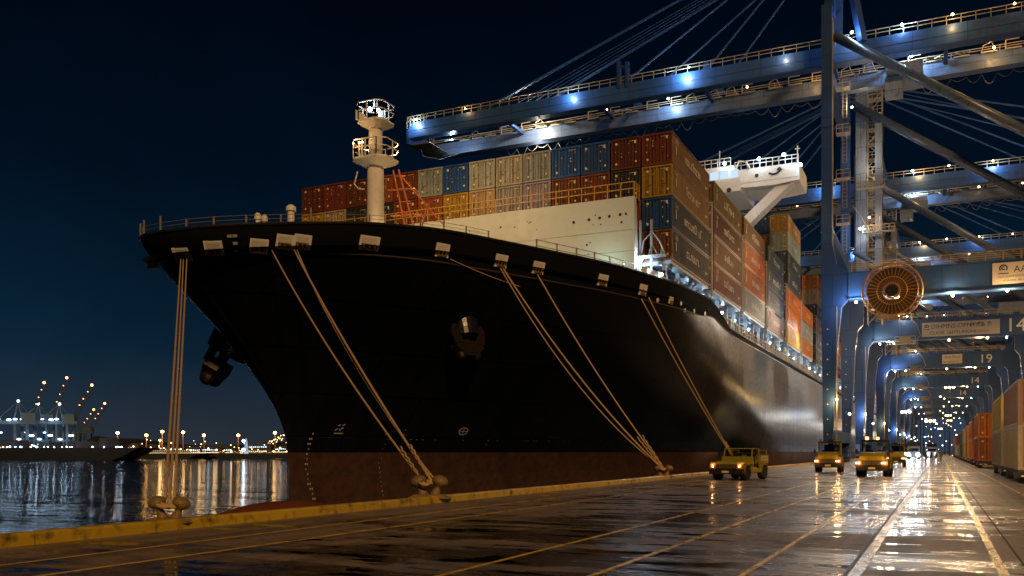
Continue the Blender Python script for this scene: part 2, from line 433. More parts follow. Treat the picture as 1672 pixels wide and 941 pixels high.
# painted lines
for (x, wd) in ((.82, .13), (-4.42, .10), (-6.35, .10), (-2.52, .09), (-11.4, .13), (-13.0, .12), (3.0, .10)):
    mb = MB(); mb.face([(x - wd / 2, -5, .004), (x + wd / 2, -5, .004), (x + wd / 2, 700, .004), (x - wd / 2, 700, .004)])
    tag(mb.build('road_marking', M['line']), kind='structure')
mb = MB(); mb.box(-1.17, -1.0, -5, 700, -.02, .012); tag(mb.build('crane_rail', M['wline']), kind='structure')
mb = MB(); mb.face([(1.14, -5, .004), (1.18, -5, .004), (1.18, 700, .004), (1.14, 700, .004)]); tag(mb.build('ground_joint', M['black']), kind='structure')
mb = MB(); mb.box(-1.24, -1.19, -5, 700, -.02, .006); mb.box(-13.95, -13.85, 40, 700, 0, .015); tag(mb.build('rail_groove', M['dark']), kind='structure')

# yellow quay-edge kerb, in sections
mbk = MB()
y = -6
while y < 420:
    L = 2.9 if y < 60 else 11.9
    mbk.prism([(-15.62, -.02), (-15.62, .20), (-15.58, .24), (-15.36, .24), (-15.31, .19), (-15.29, -.02)], y, y + L - .04)
    y += L
tag(mbk.build('kerb', M['curb']), 'yellow painted concrete kerb running along the quay edge', 'kerb', None, 'thing')

# ------------------------------------------------------------------ ship hull
XC = -38.0; HB = 18.7
def lerp(a, b, t): return a + (b - a) * t
def table(x, T):
    if x <= T[0][0]: return T[0][1]
    for (a, fa), (b2, fb) in zip(T, T[1:]):
        if x <= b2: return lerp(fa, fb, (x - a) / (b2 - a))
    return T[-1][1]
def smooth(x, T):
    if x <= T[0][0]: return T[0][1]
    if x >= T[-1][0]: return T[-1][1]
    n = len(T)
    for i in range(n - 1):
        x0, y0 = T[i]; x1, y1 = T[i + 1]
        if x <= x1:
            m0 = (y1 - T[i - 1][1]) / (x1 - T[i - 1][0]) if i > 0 else (y1 - y0) / (x1 - x0)
            m1 = (T[i + 2][1] - y0) / (T[i + 2][0] - x0) if i < n - 2 else 0
            h = x1 - x0; t = (x - x0) / h
            return (2 * t**3 - 3 * t**2 + 1) * y0 + (t**3 - 2 * t**2 + t) * h * m0 + (-2 * t**3 + 3 * t**2) * y1 + (t**3 - t**2) * h * m1
ZTOP = [(36, 13.75), (38, 14.1), (41, 14.6), (44, 15.0), (50, 15.35), (68, 15.4), (76, 15.6), (83, 15.8), (87, 15.4), (90, 14.5), (92, 14.2), (430, 14.2)]
def ztop(Y): return smooth(Y, ZTOP)
def knuck(Y): return table(Y, [(37, 1.5), (50, 1.9), (80, 1.9), (92, .6), (430, .6)])
WTOP = [(0, 0), (.004, .07), (.012, .13), (.036, .21), (.063, .27), (.098, .335), (.154, .435), (.226, .54), (.325, .64), (.43, .75), (.555, .875), (.745, .98), (.92, .999), (1, 1)]
STEM = [(-6, 46.8), (1.75, 46.1), (4, 45.2), (6.8, 42.9), (9, 40.7), (11, 38.6), (12.5, 37.2), (14, 36.2)]
FULL = [(-6, 150), (0, 133), (4.5, 113), (10, 93), (12.5, 88), (16, 83.6)]
def hull_pt(s, t, k=None):
    """s 0..1 stem to full beam; t 0..1 keel zone to knuckle; k 0..1 knuckle to rail"""
    if k is not None:
        zn = lerp(12.5, 14, k); ys = smooth(zn, STEM); yf = lerp(85.5, 83.6, k)
        Y = ys + s * (yf - ys); w_ = smooth(s, WTOP); wid = HB * w_ - .22 * (1 - k) * (1 - s)
        zt = ztop(Y); return Vector((max(wid, 0), Y, zt - knuck(Y) * (1 - k)))
    zn = -6 + t * 18.5
    ys = smooth(zn, STEM); yf = smooth(zn, FULL) if t < 1 else 85.5
    if t > .85: yf = lerp(smooth(-6 + .85 * 18.5, FULL), 85.5, (t - .85) / .15)
    Y = ys + s * (yf - ys)
    w1 = smooth(s, WTOP); w0 = (math.sin(PI / 2 * s)) ** .95 * .97 + .03 * s
    e = max(0, (zn + 1) / 13.5) ** 1.35
    w_ = lerp(w0, w1, min(e, 1))
    wid = HB * w_
    if t < .001: pass
    wid = max(wid - .22 * (1 - s) * min(e, 1), 0) if s > 0 else 0
    z = -6 + t * (ztop(Y) - knuck(Y) + 6)
    return Vector((wid, Y, z))
NS, NT = 84, 34
sl = [(i / NS) ** 1.7 for i in range(NS + 1)]
YEND = 425
def hull_rows(side, k_mode):
    rows = []
    lv = [j / NT for j in range(NT + 1)] if not k_mode else [0, .25, .5, .75, 1]
    for t in lv:
        row = []
        for s_ in sl:
            p = hull_pt(s_, t) if not k_mode else hull_pt(s_, 0, t)
            row.append((XC + side * p.x, p.y, p.z))
        y0 = row[-1][1]
        for j in range(1, 41):
            Y = lerp(y0, YEND, (j / 40) ** 1.25)
            wd = HB * (1 - .12 * max(0, (Y - 385) / 40) ** 2)
            z = (-6 + t * (ztop(Y) - knuck(Y) + 6)) if not k_mode else ztop(Y) - knuck(Y) * (1 - t)
            row.append((XC + side * wd, Y, z))
        rows.append(row)
    return rows
ship = empty('container_ship', (XC, 80, -3), 0, 'giant black hulled container ship moored bow first along the quay', 'ship')
SHL = Vector((XC, 80, -3))
def sbuild(mb_, name, mat, parent=None, sm=False):
    o = mb_.build(name, mat, None, sm)
    par = parent or ship
    off = SHL
    for vtx in o.data.vertices: vtx.co -= off
    o.parent = par
    return o
mb = MB(); mbw = MB()
for side in (1, -1):
    for km in (False, True):
        tgt = mbw if km else mb
        rows = hull_rows(side, km)
        k = len(tgt.v); nc = len(rows[0])
        for r_ in rows: tgt.v += r_
        for j in range(len(rows) - 1):
            for i in range(nc - 1):
                a = k + j * nc + i
                q = (a, a + 1, a + nc + 1, a + nc)
                tgt.f.append(q if side == 1 else q[::-1])
    # keep the transom closed
rs = hull_rows(1, False); rk = hull_rows(1, True)
edge = [r_[-1] for r_ in rs] + [r_[-1] for r_ in rk[1:]]
mb.face(edge + [(2 * XC - p[0], p[1], p[2]) for p in reversed(edge)])
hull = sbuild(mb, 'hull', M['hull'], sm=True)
M['bulwark'] = paint('bulwark matt black', (.006, .007, .010), .85, 0, .2, .6, (.02, .012, .008), .3)
M['bulwark'].node_tree.nodes['Principled BSDF'].inputs['Specular IOR Level'].default_value = .06
sbuild(mbw, 'bulwark', M['bulwark'], sm=True)
# thin steel rub line along the knuckle and rail cap
for side in (1, -1):
    pass
mbr = MB(); rows = hull_rows(1, True); rowp = hull_rows(-1, True)
mbr.path([Vector(p) + Vector((.03, -.03, 0)) for p in rows[0]], .05, 5)
mbr.path([Vector(p) + Vector((-.03, -.03, 0)) for p in rowp[0]], .05, 5)
sbuild(mbr, 'rubbing_strake', paint('strake steel', (.10, .09, .08), .35, .4))
mbr = MB(); mbr.path([Vector(p) for p in rows[-1]], .09, 6); mbr.path([Vector(p) for p in rowp[-1]], .09, 6)
sbuild(mbr, 'bulwark_cap', M['dark'])
# inner deck
mbd = MB(); top = hull_rows(1, True)[-1]; tp = hull_rows(-1, True)[-1]
for a, b2, c, d in zip(top, top[1:], tp, tp[1:]):
    mbd.face([(a[0] - .05, a[1], a[2] - 1.25), (b2[0] - .05, b2[1], b2[2] - 1.25), (d[0] + .05, d[1], d[2] - 1.25), (c[0] + .05, c[1], c[2] - 1.25)])
sbuild(mbd, 'deck', paint('deck green paint', (.06, .09, .07), .6))
# bulb
mbb = MB(); mbb.ball((XC, 45.6, -3.35), 1, 26, 2.6, 7.6, 1.95)
M['bulb'] = paint('bulb antifouling', (.17, .045, .022), .5, 0, .4, .5)
sbuild(mbb, 'bulbous_bow', M['bulb'], sm=True)

# find a hull point seen in a given direction
samp = []
for side in (1, -1):
    for i in range(0, 221):
        s_ = (i / 220) ** 1.6
        for j in range(0, 60):
            p = hull_pt(s_, j / 59); samp.append((Vector((XC + side * p.x, p.y, p.z)), side, s_, j / 59, None))
        for j in range(0, 9):
            p = hull_pt(s_, 0, j / 8); samp.append((Vector((XC + side * p.x, p.y, p.z)), side, s_, None, j / 8))
    for i in range(0, 150):
        for j in range(0, 60):
            p = Vector((XC + side * HB, 84 + i, -6 + j / 59 * 20.2)); 
            if smooth(p.z, FULL) < p.y: samp.append((p, side, 1, None, None))
samp = [(q, *rest, proj(q)) for (q, *rest) in samp]
def hull_find(u, v, side=1):
    best = min((x for x in samp if x[1] == side), key=lambda x: (x[5][0] - u) ** 2 + (x[5][1] - v) ** 2)
    p, sd_, s_, t, k, _ = best
    def P(s2, t2, k2):
        q = hull_pt(min(max(s2, 0), 1), t2 if t2 is None else min(max(t2, 0), 1), k2 if k2 is None else min(max(k2, 0), 1))
        return Vector((XC + sd_ * q.x, q.y, q.z))
    if t is None and k is None: return p, Vector((sd_, 0, 0)), Vector((0, 1, 0))
    ds = .004 + s_ * .01
    a = P(s_ + ds, t, k) - P(s_ - ds, t, k)
    c = (P(s_, t + .02, None) - P(s_, t - .02, None)) if k is None else (P(s_, t, 1) - P(s_, t, 0))
    n = a.cross(c).normalized()
    if n.x * sd_ + (-n.y) * .5 < 0: n = -n
    return p, n, a.normalized()

# fairleads in the bulwark
M['stainless'] = paint('bare fairlead steel', (.80, .78, .74), .35, 0, .2, 3, (.25, .14, .05), .4, .02, False)
M['brass'] = paint('roller gold', (.50, .30, .06), .3, .7, .3, 6, (.03, .02, .01), .6)
fl = [(251, 432), (300, 413), (351, 404), (423, 399), (467, 397), (495, 397), (604, 400), (722, 411), (817, 427), (879, 438), (984, 459), (1050, 476), (1095, 490)]
lead = {}
for i, (u, v) in enumerate(fl):
    p, n, a = hull_find(u, v, -1 if i == 0 else 1)
    if i == 0: n = Vector((.15, -.97, -.1)).normalized(); p = p + n * .15
    up = Vector((0, 0, 1)); up = (up - n * up.dot(n)).normalized(); a = up.cross(n).normalized()
    sc = .62 if i < 12 else .42
    if i == 0: sc = .5
    Mx = Matrix(((a.x, n.x, up.x, p.x), (a.y, n.y, up.y, p.y), (a.z, n.z, up.z, p.z), (0, 0, 0, 1)))
    mb = MB()
    w_, h_ = (.50 if i != 6 else .62) * sc / .62, .42 * sc / .62
    th = .07
    for (x0, x1, z0, z1) in ((-w_, w_, h_ - .12, h_), (-w_, w_, -h_, -h_ + .10), (-w_, -w_ + .12, -h_ + .10, h_ - .12), (w_ - .12, w_, -h_ + .10, h_ - .12)):
        mb.box(x0, x1, -.12, th + .02, z0, z1)
    mb.face([(-w_ + .12, .03, -.06), (w_ - .12, .03, -.06), (w_ - .12, .088, h_ - .12), (-w_ + .12, .088, h_ - .12)]); mb.box(-w_ + .12, w_ - .12, -.1, .028, -.06, h_ - .12)
    mb.xform(Mx); fo = sbuild(mb, 'fairlead', M['stainless'])
    mb = MB()
    mb.box(-w_ + .12, w_ - .12, -.14, .02, -h_ + .10, -.062); mb.xform(Mx); sbuild(mb, 'opening', M['black'], fo)
    mb = MB()
    for sx in (-.38, .02, .40):
        mb.tube((sx * w_ / .72, .09, -h_ + .06), (sx * w_ / .72, .09, -.02), .075, 8)
    mb.tube((-w_ * .7, .12, -h_ + .10), (w_ * .7, .12, -h_ + .10), .06, 8)
    mb.xform(Mx); sbuild(mb, 'roller', M['brass'], fo)
    lead[i] = (p + n * .12 - up * (h_ - .1), a)

# small white lamp-lit openings aft of the fairleads
mb = MB()
for (u, v) in ((1073, 488), (1112, 495), (1118, 506), (1133, 508), (1150, 514)):
    p, n, a = hull_find(u, v); mb.tube(p - n * .05, p + n * .05, .18, 8)
sbuild(mb, 'scupper', M['stainless'])

# hull markings
M['mark'] = paint('hull marking white', (.42, .42, .40), .6)
def decal(mb_, u, v, shape, off=.04):
    p, n, a = hull_find(u, v); up = n.cross(a).normalized()
    if up.z < 0: up = -up
    a = up.cross(n).normalized() 
    if a.y < 0: a = -a
    for poly in shape: mb_.face([p + n * off + a * x + up * z for (x, z) in poly])
def ring(r0, r1, n=20, sx=1, sz=1):
    return [[(sx * r0 * math.cos(2*PI*i/n), sz * r0 * math.sin(2*PI*i/n)), (sx * r1 * math.cos(2*PI*i/n), sz * r1 * math.sin(2*PI*i/n)), (sx * r1 * math.cos(2*PI*(i+1)/n), sz * r1 * math.sin(2*PI*(i+1)/n)), (sx * r0 * math.cos(2*PI*(i+1)/n), sz * r0 * math.sin(2*PI*(i+1)/n))] for i in range(n)]
def bar(x0, z0, x1, z1, w_):
    d = Vector((x1 - x0, z1 - z0)).normalized(); nn = Vector((-d.y, d.x)) * w_ / 2
    return [(x0 + nn.x, z0 + nn.y), (x1 + nn.x, z1 + nn.y), (x1 - nn.x, z1 - nn.y), (x0 - nn.x, z0 - nn.y)]
mb = MB()
decal(mb, 756, 707, ring(.30, .36, 20, 1.25, .9) + [bar(-.42, 0, .42, 0, .05), bar(0, -.3, 0, .3, .05)])
sbuild(mb, 'thruster_mark', M['mark'])
mb = MB()
decal(mb, 552, 699, [bar(-.35, -.3, .35, -.3, .07), bar(-.30, -.1, -.12, .05, .07), bar(.02, .02, .1, -.12, .07), bar(.12, .02, .3, .1, .07), bar(-.1, .22, .05, .32, .07), bar(.2, .25, .38, .33, .07)])
sbuild(mb, 'bulb_mark', M['mark'])
mb = MB()
for k_ in range(26):
    t = k_ / 25
    u = 513 - 14 * math.sin(PI * min(t * .9 + .05, 1)) + 8 * t * t - 1; v = 708 + t * 118
    decal(mb, u, v, [bar(-.045, 0, .045, 0, .13)])
for k_ in range(14):
    t = k_ / 13; decal(mb, 618 + 6 * t * t, 755 + t * 55, [bar(-.03, 0, .03, 0, .11)])
for k_ in range(10):
    decal(mb, 632 - k_ * 1.3, 712 + k_ * 4, [bar(-.025, 0, .025, 0, .07)])
sbuild(mb, 'draught_marks', paint('draught mark paint', (.5, .45, .36), .6))
mb = MB()
random.seed(3)
for k_ in range(26):
    u = random.uniform(560, 1060); decal(mb, u, random.gauss(719, 1.5), [bar(-.05, 0, .05, 0, .04)])
for k_ in range(7):
    decal(mb, 898 + k_ * 2.6, 714, [bar(-.03, -.04, .03, .05, .03)])
for k_ in range(6):
    decal(mb, 650 + k_ * 3, 706 + (k_ % 3) * 4 - 2, [bar(-.05, 0, .05, .03, .04)])
for (u, v) in ((376, 383), (382, 383), (384, 395), (386, 407)):
    decal(mb, u, v, [bar(-.12, 0, .12, 0, .16)])
sbuild(mb, 'small_marks', M['mark'])

# anchors and their bolsters
M['anchor'] = paint('anchor iron', (.025, .018, .012), .4, .4, .4, 2, (.06, .028, .012), .4)
def anchor(p, n, label, s=1.0, tilt=.42):
    ax = (n * tilt + Vector((0, 0, -1)) * .8).normalized()
    side = ax.cross(Vector((0, 0, 1))).normalized(); fr = side.cross(ax).normalized()
    if fr.z < 0: fr = -fr
    Mx = Matrix(((side.x, fr.x, ax.x, p.x), (side.y, fr.y, ax.y, p.y), (side.z, fr.z, ax.z, p.z), (0, 0, 0, 1)))
    mb = MB(); mb.lathe([(1.25 * s, -1.6 * s), (1.2 * s, .0), (1.12 * s, .55 * s), (.95 * s, .62 * s), (.6 * s, .5 * s)], (0, 0, 0), 22); mb.xform(Mx)
    sbuild(mb, 'hawse_bolster', paint('bolster paint', (.014, .015, .02), .3, .3), sm=False)
    root = empty('anchor', p + ax * 1.2 * s, 0, label, 'anchor', 'bow anchors')
    def fin(mb_, nm, par):
        mb_.xform(Mx); o = mb_.build(nm, M['anchor'])
        for q in o.data.vertices: q.co -= root.location
        o.parent = par; return o
    mb = MB(); mb.beam((0, 0, .2 * s), (0, 0, 1.7 * s), .38 * s, .5 * s, (0, 1, 0)); fin(mb, 'shank', root)
    mb = MB(); mb.prism([(-1.25 * s, 1.0 * s), (1.25 * s, 1.0 * s), (1.45 * s, 1.55 * s), (.95 * s, 1.95 * s), (.5 * s, 2.3 * s), (-.5 * s, 2.3 * s), (-.95 * s, 1.95 * s), (-1.45 * s, 1.55 * s)], -.42 * s, .42 * s)
    mb.ball((-.75 * s, 0, 2.15 * s), .42 * s, 10); mb.ball((.75 * s, 0, 2.15 * s), .42 * s, 10); fin(mb, 'crown', root)
    for sx in (-1, 1):
        mb = MB(); k = len(mb.v)
        pts = [(sx * .75 * s, 1.2 * s), (sx * 1.5 * s, 1.35 * s), (sx * 1.75 * s, .3 * s), (sx * 1.25 * s, -1.1 * s), (sx * .85 * s, .0)]
        mb.prism(pts, .25 * s, .50 * s); fin(mb, 'fluke', root)
    return root
p, n, a = hull_find(757, 540)
anchor(p, n, 'dark iron anchor stowed against the starboard bow plating', .82)
anchor(Vector((-42.6, 46.0, 8.8)), Vector((-.8, -.45, -.1)).normalized(), 'black iron anchor hanging under the port bow flare against the sky', 1.2, .5)

# ------------------------------------------------------------------ forecastle: railing, mast, breakwater
mb = MB()
tops = hull_rows(1, True)[-1]; tpp = hull_rows(-1, True)[-1]
curve = [Vector(p) for p in reversed(tpp[:40])] + [Vector(p) for p in tops[1:46]]
acc = 0; posts = [curve[0]]
for a, b2 in zip(curve, curve[1:]):
    acc += (b2 - a).length
    if acc > 1.5: posts.append(b2); acc = 0
for q in posts: mb.beam(q, q + Vector((0, 0, .5 + .35 * ((int(q.x * 7)) % 3 == 0))), .07, .07)
mb.path([q + Vector((0, 0, .48)) for q in posts], .014, 4); mb.path([q + Vector((0, 0, .26)) for q in posts], .012, 4)
sbuild(mb, 'bow_railing', M['rail'])
for (u, v, D, r_, h) in ((475, 359, 58, .22, 1.0), (421, 363, 54, .14, .6), (432, 363, 54, .12, .5)):
    q = far(u, D, CAMH + (737 - v) / F * D - .5); mb = MB(); mb.lathe([(r_, 0), (r_, h), (r_ * 1.5, h + .05), (r_ * 1.5, h + .3), (r_ * .7, h + .45)], q, 12); sbuild(mb, 'deck_vent', M['white'])

MY = 56.2
mast = empty('foremast', (0, 0, 0)); mast.parent = ship
mast.location = (0, 0, 0)
mb = MB(); mb.lathe([(.70, 13.5), (.68, 15.5), (.60, 23.3)], (XC, MY, 0), 28); mb.lathe([(.52, 23.5), (.50, 26.1)], (XC, MY, 0), 24)
mastcol = sbuild(mb, 'mast_column', M['white'], mast, True)
def platform(z, hw, hd, ch):
    mb = MB(); x0, x1, y0, y1 = XC - hw, XC + hw, MY - hd, MY + hd
    poly = [(x0 + ch, y0), (x1 - ch, y0), (x1, y0 + ch), (x1, y1 - ch), (x1 - ch, y1), (x0 + ch, y1), (x0, y1 - ch), (x0, y0 + ch)]
    mb.prism(poly, z, z + .12, 'z')
    k = len(mb.v)
    n = 8
    small = [(XC + (a_ - XC) * .35, MY + (b_ - MY) * .35) for (a_, b_) in poly]
    for i in range(n):
        a_, b_ = poly[i], poly[(i + 1) % n]; c_, d_ = small[(i + 1) % n], small[i]
        mb.face([(*a_, z - .003), (*b_, z - .003), (*c_, z - .42), (*d_, z - .42)])
    o = sbuild(mb, 'platform', M['white'], mast)
    mb = MB()
    for i in range(n):
        a_, b_ = poly[i], poly[(i + 1) % n]; mb.rail((*a_, z + .12), (*b_, z + .12), 1.25, .8, .035)
    r_ = sbuild(mb, 'guard_rail', M['white'], o)
    return o
platform(23.3, 1.5, 1.35, .55); platform(26.1, 1.15, 1.15, .4)
mb = MB(); mb.prism([(XC - 1.0, 26.22), (XC - .2, 26.22), (XC - .2, 26.5), (XC - 1.0, 27.0)], MY - 1.14, MY - 1.10); sbuild(mb, 'wind_screen', M['white'], mast); mb = MB(); mb.prism([(XC + .3, 26.25), (XC + .9, 26.25), (XC + .9, 27.0), (XC + .3, 27.0)], MY - .1, MY - .06)
mb.prism([(XC - .16, 27.3), (XC + .16, 27.3), (XC + .1, 27.9), (XC - .1, 27.9)], MY - .12, MY + .12); sbuild(mb, 'wind_screen', M['white'], mast)
mb = MB(); mb.ball((XC - .15, MY - .5, 27.1), .17, 10); mb.ball((XC + .5, MY - .4, 26.95), .12, 10); sbuild(mb, 'lamp', M['e_cool'], mast)
mb = MB()
for dx in (-1.25, -.75, -.5): mb.ball((XC + dx, MY - 1.0, 24.55), .08, 8)
sbuild(mb, 'marker_lamp', M['e_warm'], mast)
mb = MB()
for dx in (-1.25, -.75, -.5): mb.tube((XC + dx, MY - 1.0, 23.4), (XC + dx, MY - 1.0, 24.5), .07, 8)
sbuild(mb, 'lamp_post', M['white'], mast)
mb = MB()
mb.path([(XC - 1.2, MY - .6, 22.6), (XC - 1.5, MY - .6, 21.7), (XC - 1.1, MY - .6, 21.3), (XC - .6, MY - .6, 21.2)], .05, 6)
sbuild(mb, 'bracket', M['white'], mast)
# orange ladder trunk behind the mast
mb = MB()
a0 = Vector((XC + .9, MY + 1.0, 22.9)); a1 = Vector((XC + 2.4, MY + 1.6, 15.2)); off = Vector((.75, .35, 0))
mb.beam(a0, a1, .12, .12); mb.beam(a0 + off * .5, a1 + off, .12, .12)
b0 = a0 + Vector((.4, .2, -.3)); b1 = a1 + Vector((2.0, .9, 3.5))
mb.beam(b0, b1, .09, .09)
for i in range(8):
    q = a0.lerp(a1, (i + .5) / 8); mb.beam(q, q + off * 1.0, .08, .08)
    if i in (1, 3, 5):
        mb.path([q + Vector((-.7 - .12 * i, 0, 0)), q + off * 1.6, q + off * 1.9 + Vector((0, 0, -.3))], .07, 6)
mb.beam(a1 + Vector((-.6, 0, -.2)), a1 + Vector((1.2, 0, 5.0)), .10, .10)
sbuild(mb, 'ladder', M['orange_steel'], mast)
mb = MB(); mb.path([(XC + .8, MY - .5, 17.6), (XC + 1.1, MY - .5, 17.5), (XC + 2.6, MY - .5, 15.0)], .08, 6); sbuild(mb, 'stay', M['white'], mast)

BY = 67.2
BZ = 21.6
M['bw'] = paint('breakwater off-white', (.48, .53, .52), .5, 0, .12, .25, (.25, .15, .08), .10)
mb = MB()
mb.prism([(-55.5, 14.6), (-21.45, 14.6), (-21.45, BZ), (-55.5, BZ)], BY, BY + .25)
bwk = sbuild(mb, 'breakwater', M['bw'])
mb = MB(); mb.prism([(BY + .25, 14.6), (BY + 2.3, 14.6), (BY + .9, 18.6), (BY + .55, BZ), (BY + .25, BZ)], -21.75, -21.47, 'x'); sbuild(mb, 'wing_plate', M['bw'], bwk)
mb = MB(); random.seed(11)
for k_ in range(26):
    x = random.uniform(-36, -22); z = random.choice((20.4, 19.6, 18.4, 17.6)) + random.uniform(-.25, .25); r_ = random.choice((.04, .06, .09))
    mb.tube((x, BY - .02, z), (x, BY + .02, z), r_, 8)
for x in (-22.6, -23.5, -24.3, -25.2, -26.5): mb.tube((x, BY - .02, 20.3 - (x + 22) * -.05), (x, BY + .02, 20.3 - (x + 22) * -.05), .12, 10)
sbuild(mb, 'drain_hole', M['dark'], bwk)
mb = MB()
for z in (17.35, 19.0): mb.box(-55, -21.6, BY - .025, BY, z, z + .03)
sbuild(mb, 'weld_seam', paint('seam', (.35, .32, .26), .6), bwk)
mb = MB(); mb.rail((-55.4, BY + .1, BZ), (-21.5, BY + .1, BZ), 1.15, 1.1, .035); mb.rail((-21.5, BY + .2, BZ), (-21.5, BY + 1.4, BZ), 1.15, .6, .035)
sbuild(mb, 'guard_rail', paint('rail yellow', (.5, .30, .05), .5), bwk)
mb = MB()
for i in range(14):
    s_ = .42 + i * .038; q = hull_pt(s_, 0, 1); mb.beam((XC + q.x - .8, q.y + .3, q.z - .6), (XC + q.x - .8, q.y + .3, q.z + .9), .09, .09)
    q2 = hull_pt(s_ + .038, 0, 1)
    for hz in (.85, .45): mb.beam((XC + q.x - .8, q.y + .3, q.z + hz), (XC + q2.x - .8, q2.y + .3, q2.z + hz), .04, .04)
sbuild(mb, 'side_railing', M['rail'])

# ------------------------------------------------------------------ containers
CW, CH, CL = 2.46, 2.47, 12.4
PW, PH = 2.588, 2.545
def container_proto(L, W, H):
    root = empty('shipping_container')
    mb = MB()
    # corrugated sides: long walls
    n = 34; x0, x1 = -W / 2, W / 2; d = .045
    fr = .11
    for sx in (-1, 1):
        xs_ = sx * W / 2; pts = [(xs_, fr)]
        st = (L - 2 * fr) / n
        for i in range(n):
            y0 = fr + i * st
            pts += [(xs_ - sx * d, y0 + st * .25), (xs_ - sx * d, y0 + st * .55), (xs_, y0 + st * .80), (xs_, y0 + st)]
        for (p, q) in zip(pts, pts[1:]):
            f = [(p[0] - sx * .02, p[1], .14), (q[0] - sx * .02, q[1], .14), (q[0] - sx * .02, q[1], H - .1), (p[0] - sx * .02, p[1], H - .1)]
            mb.face(f if sx > 0 else f[::-1])
    # rear end (far) and roof and floor
    mb.face([(x0, L - .03, .0), (x0, L - .03, H), (x1, L - .03, H), (x1, L - .03, 0)])
    mb.face([(x0, 0.03, H - .02), (x1, 0.03, H - .02), (x1, L, H - .02), (x0, L, H - .02)])
    mb.face([(x0, 0.03, .03), (x0, L, .03), (x1, L, .03), (x1, 0.03, .03)])
    o1 = mb.build('body', M['cont'], root)
    mb = MB()
    for sx in (-1, 1):
        a = sx * W / 2
        xa, xb = min(a, a - sx * .1), max(a, a - sx * .1)
        mb.box(xa, xb, .1, L - .1, 0, .14); mb.box(xa, xb, .1, L - .1, H - .1, H)
        for yy in (0, L - .1): mb.box(xa, xb, yy, yy + .1, 0.0, H)
    mb.box(x0 + .1, x1 - .1, 0, .1, 0, .13); mb.box(x0 + .1, x1 - .1, 0, .1, H - .13, H)
    o2 = mb.build('frame', M['cont'], root)
    # doors with shallow ribs
    for sx in (-1, 1):
        mb = MB(); a, b_ = (x0 + .1, -.015) if sx < 0 else (.015, x1 - .1)
        k = 4; wd = (b_ - a) / k
        pts = [(a, .06)]
        for i in range(k):
            pts += [(a + wd * (i + .22), .06), (a + wd * (i + .3), .15), (a + wd * (i + .62), .15), (a + wd * (i + .70), .06)]
        pts.append((b_, .06))
        for p, q in zip(pts, pts[1:]):
            if q[0] - p[0] > 1e-5 or True: mb.face([(p[0], p[1], .13), (q[0], q[1], .13), (q[0], q[1], H - .13), (p[0], p[1], H - .13)])
        dr = mb.build('door', M['cont'], root)
        mb = MB()
        for q in (.28, .72):
            x = a + (b_ - a) * q
            mb.tube((x, .035, .08), (x, .035, H - .08), .024, 6)
            for z in (.35, H * .5, H - .4): mb.box(x - .06, x + .06, .02, .068, z - .03, z + .03)
        mb.beam((a + (b_ - a) * .28, .02, .95), (a + (b_ - a) * .62, .02, .98), .03, .05)
        mb.build('lock_rod', M['lockrod'], dr)
    return root
M['lockrod'] = paint('galvanised lock rod', (.13, .11, .09), .4, .6)
M['letter'] = paint('container lettering', (.62, .58, .50), .6)
M['letter_y'] = paint('container placard', (.80, .62, .22), .6)
protoC = container_proto(CL, CW, CH)

# placards on the doors, three patterns; glyph strings on the sides, several patterns
def placards(seed):
    random.seed(seed); mb = MB()
    H = CH; W = CW
    for (x, z, a, b_) in ((-.78, H - .42, .09, .09), (.78, H - .42, .07, .11), (-.78, .45, .08, .08), (.85, .5, .07, .07)):
        if random.random() < .85: mb.box(x - a, x + a, .003, .018, z - b_, z + b_)
    for k_ in range(7):
        x = random.choice((-.85, -.35, .25, .45, .85)); z = random.uniform(.5, H - .45); a = random.uniform(.025, .05)
        mb.box(x - a, x + a, .003, .018, z - a * .8, z + a * .8)
    for k_ in range(6): mb.box(.35 + k_ * .1, .39 + k_ * .1, .003, .018, H - .34, H - .28)
    return mb
plac_me = []
for sd_ in range(6):
    o = placards(sd_).build('placard', M['letter'] if sd_ % 2 else M['letter_y']); plac_me.append(o.data); bpy.data.objects.remove(o)
def glyphs(seed, n, size):
    random.seed(seed); mb = MB(); y = 0
    for i in range(n):
        w_ = size * random.choice((.35, .5, .55)); h = size * random.choice((.7, .7, 1.0, .7)); t = size * .13
        rects = [(0, t, 0, h)]
        c = random.choice('nuoeclrti')
        if c in 'nuoe': rects.append((w_ - t, w_, 0, h))
        if c in 'noecr': rects.append((t, w_ - (t if c in 'noe' else 0), h - t, h))
        if c in 'uoecl': rects.append((t, w_ - (t if c in 'uoe' else 0), 0, t))
        if c in 'et': rects.append((t, w_ - t, h * .45, h * .45 + t))
        for (a, b_, z0, z1) in rects: mb.face([(0, y + a, z0), (0, y + b_, z0), (0, y + b_, z1), (0, y + a, z1)])
        y += w_ + size * .15
    return mb, y
side_me = []
